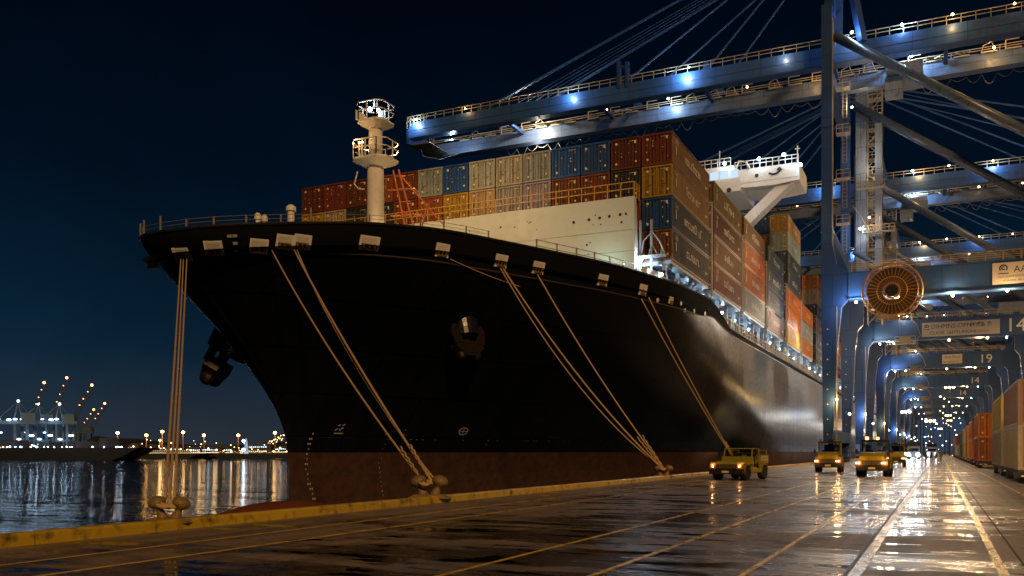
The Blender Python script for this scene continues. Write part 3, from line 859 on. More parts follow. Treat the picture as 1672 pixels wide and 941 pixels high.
for sd_ in range(13):
    mb, yl = glyphs(sd_ + 20, 7 + sd_ % 3, 1.0)
    st0 = CL * .5 - yl * .42
    for i, q in enumerate(mb.v): mb.v[i] = (CW / 2 + .022, q[1] + st0, q[2] * .75 + 1.0)
    random.seed(sd_)
    # vertical number block near the front end, and data near the far end
    m2, y2 = glyphs(sd_ + 60, 4, .42)
    for q in m2.f: mb.f.append(tuple(i + len(mb.v) for i in q))
    mb.v += [(CW / 2 + .022, .9 + q[1] * .7, q[2] + 1.75) for q in m2.v]
    mb.face([(CW / 2 + .022, .95, .9), (CW / 2 + .022, 1.2, .9), (CW / 2 + .022, 1.2, 1.6), (CW / 2 + .022, .95, 1.6)])
    for k_ in range(3): mb.face([(CW / 2 + .022, CL - 1.6 + k_ * .3, .7 + k_ * .1), (CW / 2 + .022, CL - 1.4 + k_ * .3, .7 + k_ * .1), (CW / 2 + .022, CL - 1.4 + k_ * .3, 1.0), (CW / 2 + .022, CL - 1.6 + k_ * .3, 1.0)])
    o = mb.build('lettering', M['letter']); side_me.append(o.data); bpy.data.objects.remove(o)

COLS = {'rust red': (.19, .038, .014), 'dark red': (.11, .026, .013), 'orange': (.55, .15, .015), 'burnt orange': (.36, .09, .014), 'ochre yellow': (.42, .24, .02),
        'pale grey': (.40, .38, .34), 'silver grey': (.30, .32, .34), 'slate grey': (.050, .062, .085), 'dark grey': (.03, .033, .04), 'navy blue': (.012, .06, .20), 'deep blue': (.008, .09, .34), 'beige': (.42, .33, .20), 'brown': (.17, .062, .032), 'tan': (.21, .13, .065), 'brown tan': (.24, .15, .09), 'ochre tan': (.26, .165, .065), 'yellow': (.48, .34, .03)}
ORD = ['first', 'second', 'third', 'fourth', 'fifth', 'sixth', 'seventh', 'eighth', 'ninth', 'tenth', 'eleventh', 'twelfth', 'thirteenth', 'fourteenth', 'fifteenth', 'sixteenth', 'seventeenth', 'eighteenth', 'nineteenth', 'twentieth']
TIER = ['bottom tier', 'second tier up', 'third tier up', 'fourth tier up', 'fifth tier up', 'sixth tier up', 'seventh tier up', 'eighth tier up']
index_children()
used_proto = [False]
ccount = 0
def setcol(o, c):
    o.color = (*c, 1)
    for ch in kids2.get(o.name, []): setcol(ch, c)
kids2 = {}
def copy_col(o, parent, c, skip=()):
    q = o.copy(); col.objects.link(q); q.color = (*c, 1)
    if parent: q.parent = parent; newkids.setdefault(parent.name, []).append(q)
    for ch in kids.get(o.name, []):
        if ch.name.split('.')[0] in skip: continue
        copy_col(ch, q, c, skip)
    return q
def bpy_children(o): return [c for c in newkids.get(o.name, [])]
newkids = {}
def place_container(x, y, z, cname, label, group, front=True, side=True, fardetail=False, sidecol=None):
    global ccount
    c = COLS[cname]; j = random.Random(ccount * 13 + 5); c = tuple(v_ * j.uniform(.85, 1.15) for v_ in c)
    o = copy_col(protoC, None, c, () if (front and not fardetail) else (('lock_rod',) if front else ('lock_rod',)))
    nk = newkids.get(o.name, []); o.name = 'shipping_container'; newkids[o.name] = nk
    o.location = (x, y, z); tag(o, label, 'container', group)
    if front and not fardetail:
        q = bpy.data.objects.new('placard', plac_me[ccount % 6]); col.objects.link(q); q.parent = o
    if sidecol:
        for ch in bpy_children(o):
            if ch.name.startswith('body'): ch.color = (*COLS[sidecol], 1)
    if side:
        q = bpy.data.objects.new('lettering', side_me[(ccount * 5) % 13]); col.objects.link(q); q.parent = o
    ccount += 1
    return o
CX0 = -20.13   # centre of the starboard-most row
Z0 = 16.72
# first bay, front faces by row (0 = starboard) and tier (0 bottom .. 3 top)
front_cols = {
    3: ['rust red', 'dark red', 'navy blue', 'deep blue', 'silver grey', 'pale grey', 'pale grey', 'deep blue', 'silver grey', 'rust red', 'burnt orange', 'dark red', 'rust red', 'dark red'],
    2: ['ochre yellow', 'dark grey', 'rust red', 'rust red', 'silver grey', 'silver grey', 'beige', 'ochre yellow', 'burnt orange', 'rust red', 'dark grey', 'dark grey', 'beige', 'ochre yellow'],
    1: ['navy blue', 'burnt orange', 'ochre yellow', 'orange', 'orange', 'burnt orange', 'burnt orange', 'orange', 'burnt orange', 'orange', 'orange', 'orange', 'orange', 'beige'],
    0: ['brown', 'brown', 'dark red', 'slate grey', 'brown', 'dark red', 'slate grey', 'brown', 'rust red', 'brown', 'dark red', 'slate grey', 'brown', 'dark red']}
FY = 68.9
for tier in range(4):
    for row in range(14):
        cn = front_cols[tier][row]
        lab = f'{cn} container, {TIER[tier] if tier < 3 else "top tier"} of front bay, {ORD[row]} from quay side'
        if row > 0 and tier == 0: continue
        ob = place_container(CX0 - row * PW, FY, Z0 + tier * PH, cn, lab, 'containers stacked on the ship', side=(row == 0), sidecol=(['slate grey', 'slate grey', 'ochre tan', 'tan'][tier] if row == 0 else None))
# side bays
bays = [(83.35, ['brown', 'brown', 'dark red', 'tan']), (97.6, ['silver grey', 'orange', 'orange', 'tan']), (112.2, ['brown', 'slate grey', 'slate grey', 'slate grey']),
        (128.0, ['ochre yellow', 'orange', 'orange', 'slate grey', 'slate grey', 'yellow', 'yellow']), (142.6, ['orange', 'silver grey', 'orange']),
        (160.5, ['slate grey', 'navy blue', 'brown', 'slate grey', 'beige', 'orange']), (176, ['orange', 'rust red', 'slate grey', 'brown']), (190.5, ['rust red', 'beige', 'orange', 'brown', 'slate grey']),
        (205, ['slate grey', 'orange', 'rust red', 'beige']), (220, ['orange', 'brown', 'slate grey', 'rust red']), (235, ['beige', 'rust red', 'orange', 'slate grey', 'brown']), (250, ['rust red', 'orange', 'brown', 'slate grey']),
        (265, ['orange', 'slate grey', 'rust red', 'beige']), (280, ['brown', 'rust red', 'orange', 'slate grey']), (295, ['slate grey', 'beige', 'orange', 'rust red']), (310, ['rust red', 'orange', 'brown', 'slate grey']), (325, ['orange', 'brown', 'beige', 'rust red'])]
bays[3] = (128.0, ['yellow', 'orange', 'orange', 'slate grey', 'slate grey', 'silver grey', 'ochre yellow'])
for bi, (by, cs) in enumerate(bays):
    rows_ = 1
    if bi in (3, 5): rows_ = 3
    for row in range(rows_):
        for ti, cn in enumerate(cs):
            if row > 0:
                if ti < 3: continue
                cn = ['ochre yellow', 'navy blue', 'rust red', 'silver grey', 'orange'][(ti * 2 + row + bi) % 5]
            tname = 'top tier' if ti == len(cs) - 1 else TIER[ti]
            lab = f'{cn} container, {tname} of {ORD[bi + 1]} bay from bow, ' + ('quay side row' if row == 0 else f'{ORD[row]} row inboard')
            place_container(CX0 - row * PW, by, Z0 + ti * PH, cn, lab, 'containers stacked on the ship', side=(row == 0), fardetail=by > 170, front=True)

# ------------------------------------------------------------------ lashing bridges, pedestals under the stacks
M['lash'] = paint('lashing bridge paint', (.34, .38, .42), .45, 0, .25, 1)
lamps_deck = []
ends = [68.9] + [b_[0] for b_ in bays]
allb = [68.9] + [b_[0] for b_ in bays]
for by in allb:
    mb = MB()
    for q in (0.2, 4.2, 8.3, 12.0):
        mb.box(-19.75, -19.45, by + q - .14, by + q + .14, 13.6 if by + q > 78 else 16.0, 16.45)
        mb.box(-22.5, -22.2, by + q - .12, by + q + .12, 14.2, 16.70)
    mb.box(-19.8, -18.98, by, by + 12.4, 16.45, 16.71); mb.box(-22.5, -19.8, by, by + .3, 16.4, 16.69); mb.box(-22.5, -19.8, by + 12.1, by + 12.4, 16.4, 16.69)
    mb.box(-22.8, -22.5, by, by + 12.4, 14.0, 15.3)
    # curved brackets
    for q in (0.2, 4.2, 8.3):
        mb.path([(-19.6, by + q + .2, 15.6), (-19.6, by + q + .9, 16.25), (-19.6, by + q + 1.8, 16.42)], .08, 5)
    lamps_deck.append(by + 2.2); lamps_deck.append(by + 10.2)
    sbuild(mb, 'container_pedestal', M['lash'])
for by in allb[1:]:
    mb = MB()
    y = by - .9
    top_ = 16.7 + 2.5 * 3.2
    for x in (-18.95, -20.0, -21.2):
        mb.beam((x, y + .1, 16.0), (x, y + .1, top_), .16, .16)
    for z in (16.7, 19.2, 21.8, 24.2):
        mb.box(-23, -18.9, y - .25, y + .3, z, z + .08)
    mb.beam((-18.95, y, 16.8), (-21.2, y, 19.2), .05, .05); mb.beam((-21.2, y, 16.8), (-18.95, y, 19.2), .05, .05)
    mb.beam((-18.95, y, 19.3), (-21.2, y, 21.8), .05, .05)
    sbuild(mb, 'lashing_bridge', M['lash'])
# front lashing frame beside the breakwater
mb = MB()
for x in (-21.3, -20.4, -19.6): mb.beam((x, 68.3, 15.8 if x < -20 else 17.0), (x, 68.3, 17.6 if x > -20 else 19.9), .16, .16)
mb.box(-21.4, -19.2, 67.9, 68.5, 16.9, 17.05)
mb.path([(-21.2, 68.1, 17.1), (-21.0, 68.1, 18.2), (-20.3, 68.1, 18.9), (-19.7, 68.1, 18.1), (-19.3, 68.1, 17.1)], .07, 6)
mb.path([(-20.6, 68.1, 17.1), (-20.3, 68.1, 17.9), (-19.9, 68.1, 17.1)], .05, 6)
mb.box(-21.4, -20.5, 67.9, 68.6, 15.5, 15.6)
sbuild(mb, 'lashing_frame', M['lash'])
# rail and clutter along the sheer strake
mb = MB()
for i in range(150):
    y = 91 + i * 1.5
    h = random.Random(i).choice((.5, .9, .9, .7))
    mb.box(-19.45, -19.3, y, y + .22, 14.2, 14.2 + h)
    if i % 3 == 0: mb.path([(-19.4, y + .3, 14.3), (-19.4, y + .5, 15.1), (-19.4, y + .9, 15.1), (-19.4, y + 1.1, 14.3)], .07, 5)
for i in range(18):
    y = 69 + i * 1.2; q = ztop(y); mb.box(XC + 17.0, XC + 17.3, y, y + .3, q - .8, q + random.Random(i).uniform(.2, .9))
mb.rail((-19.4, 91, 14.2), (-19.4, 330, 14.2), .95, 1.5, .03)
sbuild(mb, 'deck_fitting', M['rail'])
mb = MB()
for y in lamps_deck: mb.ball((-20.4, y, 16.1), .13 if y < 180 else .2, 8)
mb.ball((-21.2, 68.0, 16.75), .17, 10)
sbuild(mb, 'deck_lamp', M['e_cool'])
for y in lamps_deck:
    if y < 200: lamp('POINT', (-20.4, y, 15.75), 130, COOL, .12)
lamp('POINT', (-21.0, 67.7, 16.55), 260, COOL, .15)

# ------------------------------------------------------------------ deckhouse and bridge wing
mb = MB()
DY0, DY1 = 113.5, 124.5
mb.box(-50, -25.0, DY0, DY1, 14, 34.4)
mb.box(-52, -22.6, DY0 + .5, DY1 - 1, 34.4, 36.0)
mb.prism([(-52, 36.0), (-22.6, 36.0), (-23.6, 38.0), (-51, 38.0)], DY0 + 1.5, DY1 - 2)
house = sbuild(mb, 'deckhouse', M['white'])
mb = MB()
# wing: deep girder with a dropped haunch
mb.prism([(-23.0, 35.5), (-15.6, 35.5), (-15.6, 37.2), (-23.0, 37.2)], DY0 + 1.2, DY1 - 3)
mb.prism([(-15.6, 35.1), (-15.6, 35.5), (-24.5, 35.5), (-22.2, 34.9), (-18.6, 34.8)], DY0 + 1.25, DY1 - 3.05)
mb.prism([(-18.4, 34.8), (-16.4, 35.0), (-23.2, 29.0), (-25.0, 29.0)], DY0 + 1.6, DY0 + 3.6)
wing = sbuild(mb, 'bridge_wing', M['white'], house)
mb = MB(); mb.rail((-23.4, DY0 + 1.2, 37.2), (-15.7, DY0 + 1.2, 37.2), 1.0, .8, .04); mb.rail((-33, DY0 + 1.5, 38.0), (-24, DY0 + 1.5, 38.0), 1.0, .8, .04)
mb.beam((-15.8, DY0 + 1.3, 37.2), (-15.8, DY0 + 1.3, 39.3), .12, .12); mb.beam((-16.1, DY0 + 1.3, 38.9), (-15.5, DY0 + 1.3, 38.9), .1, .1)
mb.beam((-25.5, DY0 + 2, 38), (-25.5, DY0 + 2, 40.2), .12, .12); mb.path([(-23.2, DY0 + 1, 37.3), (-22.8, DY0 + .8, 38.2), (-22.0, DY0 + .8, 38.0), (-21.5, DY0 + .9, 37.2)], .12, 6)
sbuild(mb, 'guard_rail', M['white'], house)
mb = MB()
for i in range(7): mb.box(-24.0 - i * 1.3, -23.0 - i * 1.3, DY0 + 1.42, DY0 + 1.46, 36.4, 37.4)
sbuild(mb, 'window', M['e_winc'], house)
mb = MB()
mb.tube((-20.7, DY0 + 1.15, 36.2), (-20.7, DY0 + 1.2, 36.2), .25, 12); mb.tube((-24.0, DY0 + .45, 34.6), (-24.0, DY0 + .5, 34.6), .3, 12)
mb.path([(-19.2, DY0 + 1.12, 36.3), (-18.7, DY0 + 1.12, 36.1), (-18.2, DY0 + 1.12, 36.2), (-17.7, DY0 + 1.12, 36.6), (-17.9, DY0 + 1.12, 36.85), (-18.2, DY0 + 1.12, 36.55)], .12, 6)
sbuild(mb, 'wing_mark', M['ink'], wing)
for (x, z, p_) in ((-20.3, 38.0, 130), (-17.3, 38.1, 80), (-15.3, 36.6, 60), (-24.5, 38.0, 110)):
    mb = MB(); mb.ball((x, DY0 + .4, z), .2, 10); sbuild(mb, 'floodlight', M['e_cool'], house)
    lamp('POINT', (x, DY0 - .3, z - .2), p_, (.85, .92, 1), .2)
lamp('SPOT', (-22, 100, 33), 500, (1, .9, .75), .4, (-21, 115, 35), 60)
lamp('POINT', (-21.5, DY0 - 1.5, 32.5), 110, (.8, .9, 1), .2)

# ------------------------------------------------------------------ quay cranes
def crane_mesh(gz, near_detail, num, n_sign):
    """origin: centre of near seaside leg foot.  x = land, y = along quay"""
    root = empty('quay_crane')
    # leg polygons in (x,z); x from -1 .. 1 about the leg centre
    def legpoly(flip=1, sealeg=True):
        pts = [(-.55, 3.0), (-.8, 20), (-.8, gz + 5)] + [(.55, gz + 5), (.55, 29.5), (1.1, 26.6), (2.6, 25.4), (2.6, 21.9), (1.75, 20.9), (1.35, 17), (.6, 3.0)]
        return [(flip * a, b) for a, b in pts]
    FW = 26.0; GA = 29.5
    for (fx, fl_) in ((0, 1), (GA, -1)):
        for fy in (0, FW):
            mb = MB(); pl = legpoly(fl_)
            if fx: pl = [(GA + a, min(b, gz - 17) if b > 30 else b) for a, b in pl]
            mb.prism(pl, fy - .62, fy + .62)
            # stiffener flanges
            mb.box(fx - .88, fx + (.63 if not fx else .88), fy - .7, fy + .7, 31, 31.12)
            mb.box(fx - .88, fx + .63, fy - .7, fy + .7, 45, 45.12) if not fx else None
            lg = mb.build('leg', M['crane'], root)
            if near_detail:
                mb = MB()
                for z in range(4, 20, 2): mb.ball((fx, fy - .63, z), .09, 6)
                mb.build('marker', M['letter_y'], lg)
    # portal beams
    for fy in (0,):
        mb = MB(); mb.box(2.6, GA - 2.6, fy - .75, fy + .75, 21.9, 25.4); mb.box(2.6, GA - 2.6, fy - .95, fy + .95, 21.75, 21.9)
        pb = mb.build('portal_beam', M['crane_beam'], root)
        mb = MB(); mb.rail((3.0, fy - .7, 25.4), (GA - 3, fy - .7, 25.4), 1.15, 1.9, .045); mb.rail((3.0, fy + .7, 25.4), (GA - 3, fy + .7, 25.4), 1.15, 1.9, .04)
        mb.build('handrail', M['rail'], pb)
    # side ties along the quay, low and high
    mb = MB()
    for fx in (0, GA):
        for (z0_, z1_, w_) in ((3.0, 4.6, .7), (30, 31.6, .6)) + (((gz - 5.2, gz - 3.6, .6),) if fx == 0 else ()):
            mb = MB(); mb.box(fx - w_, fx + w_, .8, FW - .8, z0_, z1_); mb.build('sill_beam', M['crane'], root)
    # bogies
    for fx in (0, GA):
        for fy in (0, FW):
            mb = MB()
            mb.prism([(fy - 2.6, 1.7), (fy + 2.6, 1.7), (fy + 1.0, 3.0), (fy - 1.0, 3.0)], fx - .55, fx + .55, 'x')
            for q in (-1.7, 1.7): mb.prism([(fy + q - 1.3, .9), (fy + q + 1.3, .9), (fy + q + .5, 1.7), (fy + q - .5, 1.7)], fx - .45, fx + .45, 'x')
            bg_ = mb.build('bogie', M['crane'], root)
            mb = MB()
            for q in (-2.5, -.95, .95, 2.5): mb.tube((fx - .25, fy + q, .42), (fx + .25, fy + q, .42), .40, 14)
            mb.build('wheel', M['dark'], bg_)
    # girders
    GX0, GX1 = -67.5, 62
    for k, gy in enumerate((3.4, 10.9)):
        mb = MB(); mb.box(GX0, GX1, gy - .65, gy + .65, gz - 2.8 if k else gz - 1.75, gz - .75 if k else gz + .75)
        mb.box(GX0, GX1, gy - .85, gy + .85, gz - 2.95 if k else gz - 1.9, gz - 2.8 if k else gz - 1.75)
        if k == 0: mb.box(GX0 + .3, GX1, gy - .7, gy - .652, gz - .6, gz - .54)
        g = mb.build('girder', M['crane_beam'] if k == 0 else M['girder2'], root)
        mb = MB(); y_ = gy - .6
        zz = gz - .75 if k else gz + .75; mb.rail((GX0, y_, zz), (GX1, y_, zz), 1.1 if not k else .7, 1.7 if not k else 6, .045)
        mb.build('handrail', M['rail'], g)
    # end tie and cross ties
    mb = MB()
    mb.box(GX0 - .4, GX0, 2.7, 11.6, gz - 2.7, gz - .3); mb.build('end_tie', M['crane'], root)
    for x in (-50, -34, -18, 0, 14, 30, 46, 60):
        mb = MB(); mb.box(x, x + .5, 4.05, 10.25, gz - 1.5, gz - 1.0); mb.build('cross_tie', M['crane'], root)
    mb = MB(); mb.rail((GX0 - .3, 2.7, gz - .1), (GX0 - .3, 11.6, gz - .1), 1.3, 1.5, .05); mb.rail((GX0 - .3, 2.75, gz + .2), (GX0 + 3, 2.75, gz + .2), 1.6, .7, .05)
    mb.path([(GX0 + 1, 5, gz - 3.1), (GX0 + 1.2, 5.5, gz - 4.2), (GX0 + 3.5, 7, gz - 4.6), (GX0 + 6, 9.5, gz - 3.2)], .05, 5)
    for i in range(7): mb.beam((GX0 + .05, 3.6 + i, gz - 2.7), (GX0 + 3.5, 3.6 + i * .9, gz - 2.75), .07, .07)
    mb.box(GX0, GX0 + 3.5, 3.5, 10.2, gz - 2.66, gz - 2.6)
    mb.build('end_platform', M['rail'], root)
    # under-girder services: brackets and festoon loops between the girders
    rr_ = random.Random(4)
    x = GX0 + 6
    while x < 58:
        mb = MB()
        k_ = rr_.random(); y_ = 9.9
        if k_ < .35:
            mb.beam((x, 4.2, gz - 2.6), (x + .9, y_, gz - .6), .16, .16); mb.beam((x + 1.8, 4.2, gz - 2.6), (x + .9, y_, gz - .6), .16, .16)
        elif k_ < .7:
            mb.path([(x, y_, gz - .9), (x + .2, y_ - .6, gz - .2), (x + 1.2, y_ - .8, gz + .1), (x + 1.6, y_, gz - .8)], .07, 5)
        else:
            mb.beam((x, y_, gz - .8), (x, y_, gz + .3), .14, .14); mb.beam((x, y_, gz + .3), (x + 1.6, y_, gz + .3), .1, .1)
        mb.box(x - .1, x + 1.9, 9.85, 10.2, gz - .95, gz - .78)
        mb.build('service_bracket', M['rail'], root)
        x += rr_.uniform(2.2, 4.2)
    mb = MB()
    for i in range(58):
        x = GX0 + 14 + i * 1.9; dp = .9 + .5 * math.sin(i * 1.7) if (i % 11) < 8 else .3
        mb.path([(x + 1.9 * q / 6, 11.9, gz - 3.1 - dp * math.sin(PI * q / 6)) for q in range(7)], .055, 5)
    mb.build('festoon_cable', M['rail'], root)
    # apex frame
    AZ = gz + 20
    mb = MB()
    for fy in (1.5, 12.5):
        mb.beam((0, fy, gz + 4), (.5, 7 - (7 - fy) * .35, AZ), 1.3, 1.1); mb.beam((4.2, fy, gz), (.8, 7 - (7 - fy) * .35, AZ), .9, .9)
    mb.box(-.6, 1.4, 3.5, 10.5, AZ - .8, AZ + .8); mb.box(-.6, .6, .8, 14, gz + 9, gz + 10.2)
    mb.build('apex_frame', M['crane'], root)
    # stays
    mb = MB()
    for fy in (3.0, 11.3):
        ya = 7 - (7 - fy) * .45
        for (x, r_) in ((-54, .17), (-53, .07), (-30, .15), (-17, .15)):
            mb.tube((x, fy, gz + .7), (0, ya, AZ), r_, 6)
        for (x, r_) in ((58, .16), (46, .10), (32, .14)):
            mb.tube((x, fy, gz + .7), (0, ya, AZ), r_, 6)
    for i in range(4): mb.tube((-52 + i * .8, 6 + i * .6, gz + 1), (0, 7, AZ - .3 * i), .05, 5)
    mb.build('stay', M['stay'], root)
    mb = MB()
    for x in (-54, -30, -17, 32, 46, 58):
        for fy in (3.0, 11.3): mb.prism([(x - .9, gz + .2), (x + .9, gz + .2), (x + .2, gz + 1.8), (x - .3, gz + 1.8)], fy - .1, fy + .1)
    mb.box(-30.6, -30.1, 2.6, 3.4, gz + .2, gz + 4.3); mb.box(-29.3, -28.8, 2.6, 3.4, gz + .2, gz + 4.0); mb.box(-30.6, -28.8, 2.7, 3.3, gz + 3.2, gz + 3.5)
    mb.build('stay_lug', M['crane'], root)
    # diagonal tubes of the two frames
    for (fy) in (0, FW):
        mb = MB(); mb.tube((.8, fy, gz + .8), (GA, fy, gz - 20), .62 if fy == 0 else .66, 20)
        mb.build('diagonal_brace', M['crane_tube'], root, True)
        mb = MB(); mb.tube((1.0, fy, 33.5), (14, fy, 25.4), .33, 12) if fy else None
        if fy: mb.build('diagonal_brace', M['crane_tube'], root, True)
    # stair and lift shaft at the far seaside leg
    mb = MB(); mb.box(1.3, 2.9, FW + 1.2, FW + 3.0, 25.5, gz + 6); mb.build('lift_shaft', M['crane_grey'], root)
    mb = MB()
    for x_ in (3.1, 5.2):
        for y_ in (FW + 1.2, FW + 3.2): mb.beam((x_, y_, 22), (x_, y_, gz + 3), .14, .14)
    z = 22; s_ = 0
    while z < gz + 1:
        a, b_ = (3.1, 5.2) if s_ % 2 == 0 else (5.2, 3.1)
        mb.beam((a, FW + 1.4, z), (b_, FW + 1.4, z + 2.4), .5, .07); mb.beam((a, FW + 1.2, z + 1), (b_, FW + 1.2, z + 3.4), .06, .06)
        mb.box(3.0, 5.3, FW + 1.2, FW + 3.2, z + 2.4, z + 2.46); mb.rail((3.0, FW + 1.2, z + 2.4), (5.3, FW + 1.2, z + 2.4), 1.1, .9, .04)
        z += 2.4; s_ += 1
    mb.build('stairway', M['rail'], root)
    # ladders, conduits and platforms on the near leg
    mb = MB()
    mb.beam((1.18, -.6, 3), (1.18, -.6, 21), .10, .10); mb.beam((.64, -.55, 29), (.64, -.55, gz + 3), .14, .14)
    mb.build('conduit', M['rail'], root)
    for z in (32, 38, 44, 50):
        mb = MB(); mb.box(1.0, 2.7, -.5, 1.0, z, z + .06); mb.rail((1.1, -.5, z), (2.7, -.5, z), 1.1, .8, .04); mb.rail((2.7, -.5, z), (2.7, 1.0, z), 1.1, .8, .04)
        mb.beam((1.9, -.4, z - 4), (1.9, -.4, z), .07, .07); mb.beam((2.4, -.4, z - 4), (2.4, -.4, z), .07, .07)
        for q in range(8): mb.beam((1.9, -.4, z - 4 + q * .5), (2.4, -.4, z - 4 + q * .5), .04, .04)
        mb.build('access_platform', M['rail'], root)
    mb = MB(); mb.box(2.6, 7.2, 24.2, 25.0, 36, 36.08); mb.rail((2.6, 24.2, 36), (7.2, 24.2, 36), 1.1, .8, .05); mb.build('access_platform', M['rail'], root); mb = MB(); mb.rail((1.6, 24.2, 43), (5.8, 24.2, 43), 1.1, .8, .05); mb.box(1.6, 5.8, 24.2, 25, 43, 43.08)
    mb.path([(1.3, 23, 40), (2.6, 22.5, 38), (3.4, 22.5, 36.2), (4.2, 22.5, 35), (5.0, 22.5, 36), (5.2, 22.5, 38)], .08, 5)
    mb.build('access_platform', M['rail'], root)
    # second vertical box column near the far leg
    mb = MB(); mb.box(4.3, 5.3, FW - .5, FW + .5, 25.4, gz - 3); mb.build('service_column', M['crane_grey'], root)
    # trolley with driver's cab and machinery house
    mb = MB(); mb.box(7, 11.5, 3.0, 11.2, gz - 3.9, gz - 3.1); mb.box(8, 8.4, 4.5, 4.9, gz - 7, gz - 3.9); mb.box(6.8, 9.0, 4.4, 6.6, gz - 6.6, gz - 4.2)
    mb.build('trolley', M['crane_grey'], root)
    mb = MB(); mb.box(33, 48, 2.6, 11.7, gz + .3, gz + 5.2); mb.box(33.0, 48, 2.5, 2.58, gz + .8, gz + 1.0); mb.build('machinery_house', M['crane_grey'], root)
    # cable reel on the portal beam
    mb = MB(); cx_, cz_, cy_ = 8.0, 22.3, -2.3; n = 40; RR = 3.55
    if not near_detail:
        mb = MB(); mb.box(6.2, 9.6, -2.4, -.8, 21.0, 21.12); mb.rail((6.2, -2.4, 21.1), (9.6, -2.4, 21.1), 1.2, .8, .06); mb.box(7.0, 8.6, -2.0, -.9, 21.12, 22.4); mb.path([(9.2, -1.2, 21.2), (10.4, -1.2, 22.4), (9.8, -1.2, 24.4), (8.8, -1.2, 25.6)], .08, 5)
        mb.build('service_basket', M['rail'], root)
        for (x, y, z, m_, r_) in LAMPS(gz):
            mb = MB(); mb.ball((x, y, z), r_ * .62, 8); mb.build('floodlight', m_, root)
        return root
    for r_, t_ in ((RR, .10), (RR * .86, .05), (RR * .50, .06), (.9, .10)):
        mb.path([(cx_ + r_ * math.cos(2 * PI * i / n), cy_ - .0, cz_ + r_ * math.sin(2 * PI * i / n)) for i in range(n + 1)], t_, 6)
        mb.path([(cx_ + r_ * math.cos(2 * PI * i / n), cy_ + .55, cz_ + r_ * math.sin(2 * PI * i / n)) for i in range(n + 1)], t_, 6)
    for i in range(36):
        t = 2 * PI * i / 36; mb.beam((cx_ + .7 * math.cos(t), cy_ - .02, cz_ + .7 * math.sin(t)), (cx_ + RR * math.cos(t), cy_, cz_ + RR * math.sin(t)), .055, .055)
    reel = mb.build('cable_reel', M['reel'], root)
    mb = MB(); mb.tube((cx_, cy_ - .25, cz_), (cx_, cy_ + 1.8, cz_), .75, 20); mb.build('hub', M['dark'], reel)
    mb = MB()
    k0 = len(mb.v)
    for (r0, r1, yy_) in ((1.2, RR * .84, cy_ + .30),):
        for i in range(n):
            t0, t1 = 2 * PI * i / n, 2 * PI * (i + 1) / n
            mb.face([(cx_ + r0 * math.cos(t0), yy_, cz_ + r0 * math.sin(t0)), (cx_ + r1 * math.cos(t0), yy_, cz_ + r1 * math.sin(t0)), (cx_ + r1 * math.cos(t1), yy_, cz_ + r1 * math.sin(t1)), (cx_ + r0 * math.cos(t1), yy_, cz_ + r0 * math.sin(t1))])
    mb.build('wound_cable', M['cable'], reel)
    # lamps, all with the crane
    def fl_(x, y, z, m_, r_=.26):
        mb = MB(); mb.ball((x, y, z), r_ * .6, 8); o = mb.build('floodlight', m_, root); return o
    for (x, y, z, m_, r_) in LAMPS(gz): fl_(x, y, z, m_, r_)
    return root
def LAMPS(gz):
    return [(-66, 2.5, gz + 1.1, M['e_cool'], .22), (-61, 6, gz - 2.0, M['e_cool'], .2), (-56.5, 2.4, gz + 1.3, M['e_warm'], .2), (-47, 5.2, gz - 1.2, M['e_white'], .36), (-24, 7.5, gz - .7, M['e_cool'], .28), (-19.5, 2.4, gz + 1.3, M['e_cool'], .16),
            (2.9, 1.2, gz + 1.4, M['e_cool'], .30), (9, 2.2, gz + 1.6, M['e_cool'], .28), (15, 2.2, gz + 1.7, M['e_white'], .24), (10, 7.5, gz - .6, M['e_cool'], .34), (3.0, .2, gz - 9.0, M['e_white'], .22),
            (2.2, 24.5, 36.8, M['e_cool'], .34), (3.6, 23.6, 38.2, M['e_warm'], .25),
            (8.2, -1.7, 25.9, M['e_white'], .2), (6.0, -1.2, 21.3, M['e_cool'], .26), (15, 0, 21.5, M['e_warm'], .3), (21, -1, 21.5, M['e_warm'], .3), (22, 2.2, gz + 1.6, M['e_warm'], .24), (29, 2.2, gz + 1.5, M['e_warm'], .2), (20, 8, gz - 1.2, M['e_warm'], .26), (27, 8, gz - 1.4, M['e_warm'], .22), (-33, 5, gz - 1.8, M['e_warm'], .18), (-12, 7, gz - 1.2, M['e_warm'], .24), (24, 0, 21.5, M['e_cool'], .22), (1.6, 13, 7.2, M['e_cool'], .24), (1.2, -1.0, 8.6, M['e_warm'], .26), (3.6, -1.1, 21.3, M['e_white'], .26)]
M['crane_beam'] = paint('crane beam blue', (.03, .095, .26), .4, 0, .3, .4, (.06, .05, .045), .35)
M['girder2'] = paint('crane girder worn', (.10, .15, .25), .4, 0, .3, .4, (.12, .09, .06), .35)
M['crane_tube'] = paint('crane tube paint', (.10, .14, .21), .3, 0, .25, .6)
M['stay'] = paint('stay bar', (.03, .08, .2), .4, .2)
M['cable'] = paint('wound cable', (.06, .035, .015), .6)
CXL = -13.55
KLAB = ['nearest blue quay crane with boom over the ship and orange cable reel', 'second blue quay crane, numerals 14 and long sign on its portal beam',
        'third blue quay crane with numerals 19 and a small sign on its portal beam', 'fourth blue quay crane along the quay', 'fifth blue quay crane along the quay', 'sixth blue quay crane along the quay', 'seventh blue quay crane along the quay', 'eighth blue quay crane, smallest at the far end of the row']
KY = [127, 178, 240, 310, 375, 440, 515, 600]
c1 = crane_mesh(56.4, True, None, 0); c1.location = (CXL, KY[0], 0)
c2 = crane_mesh(51.5, False, None, 0); c2.location = (CXL, KY[1], 0)
index_children()
cranes = [c1, c2]
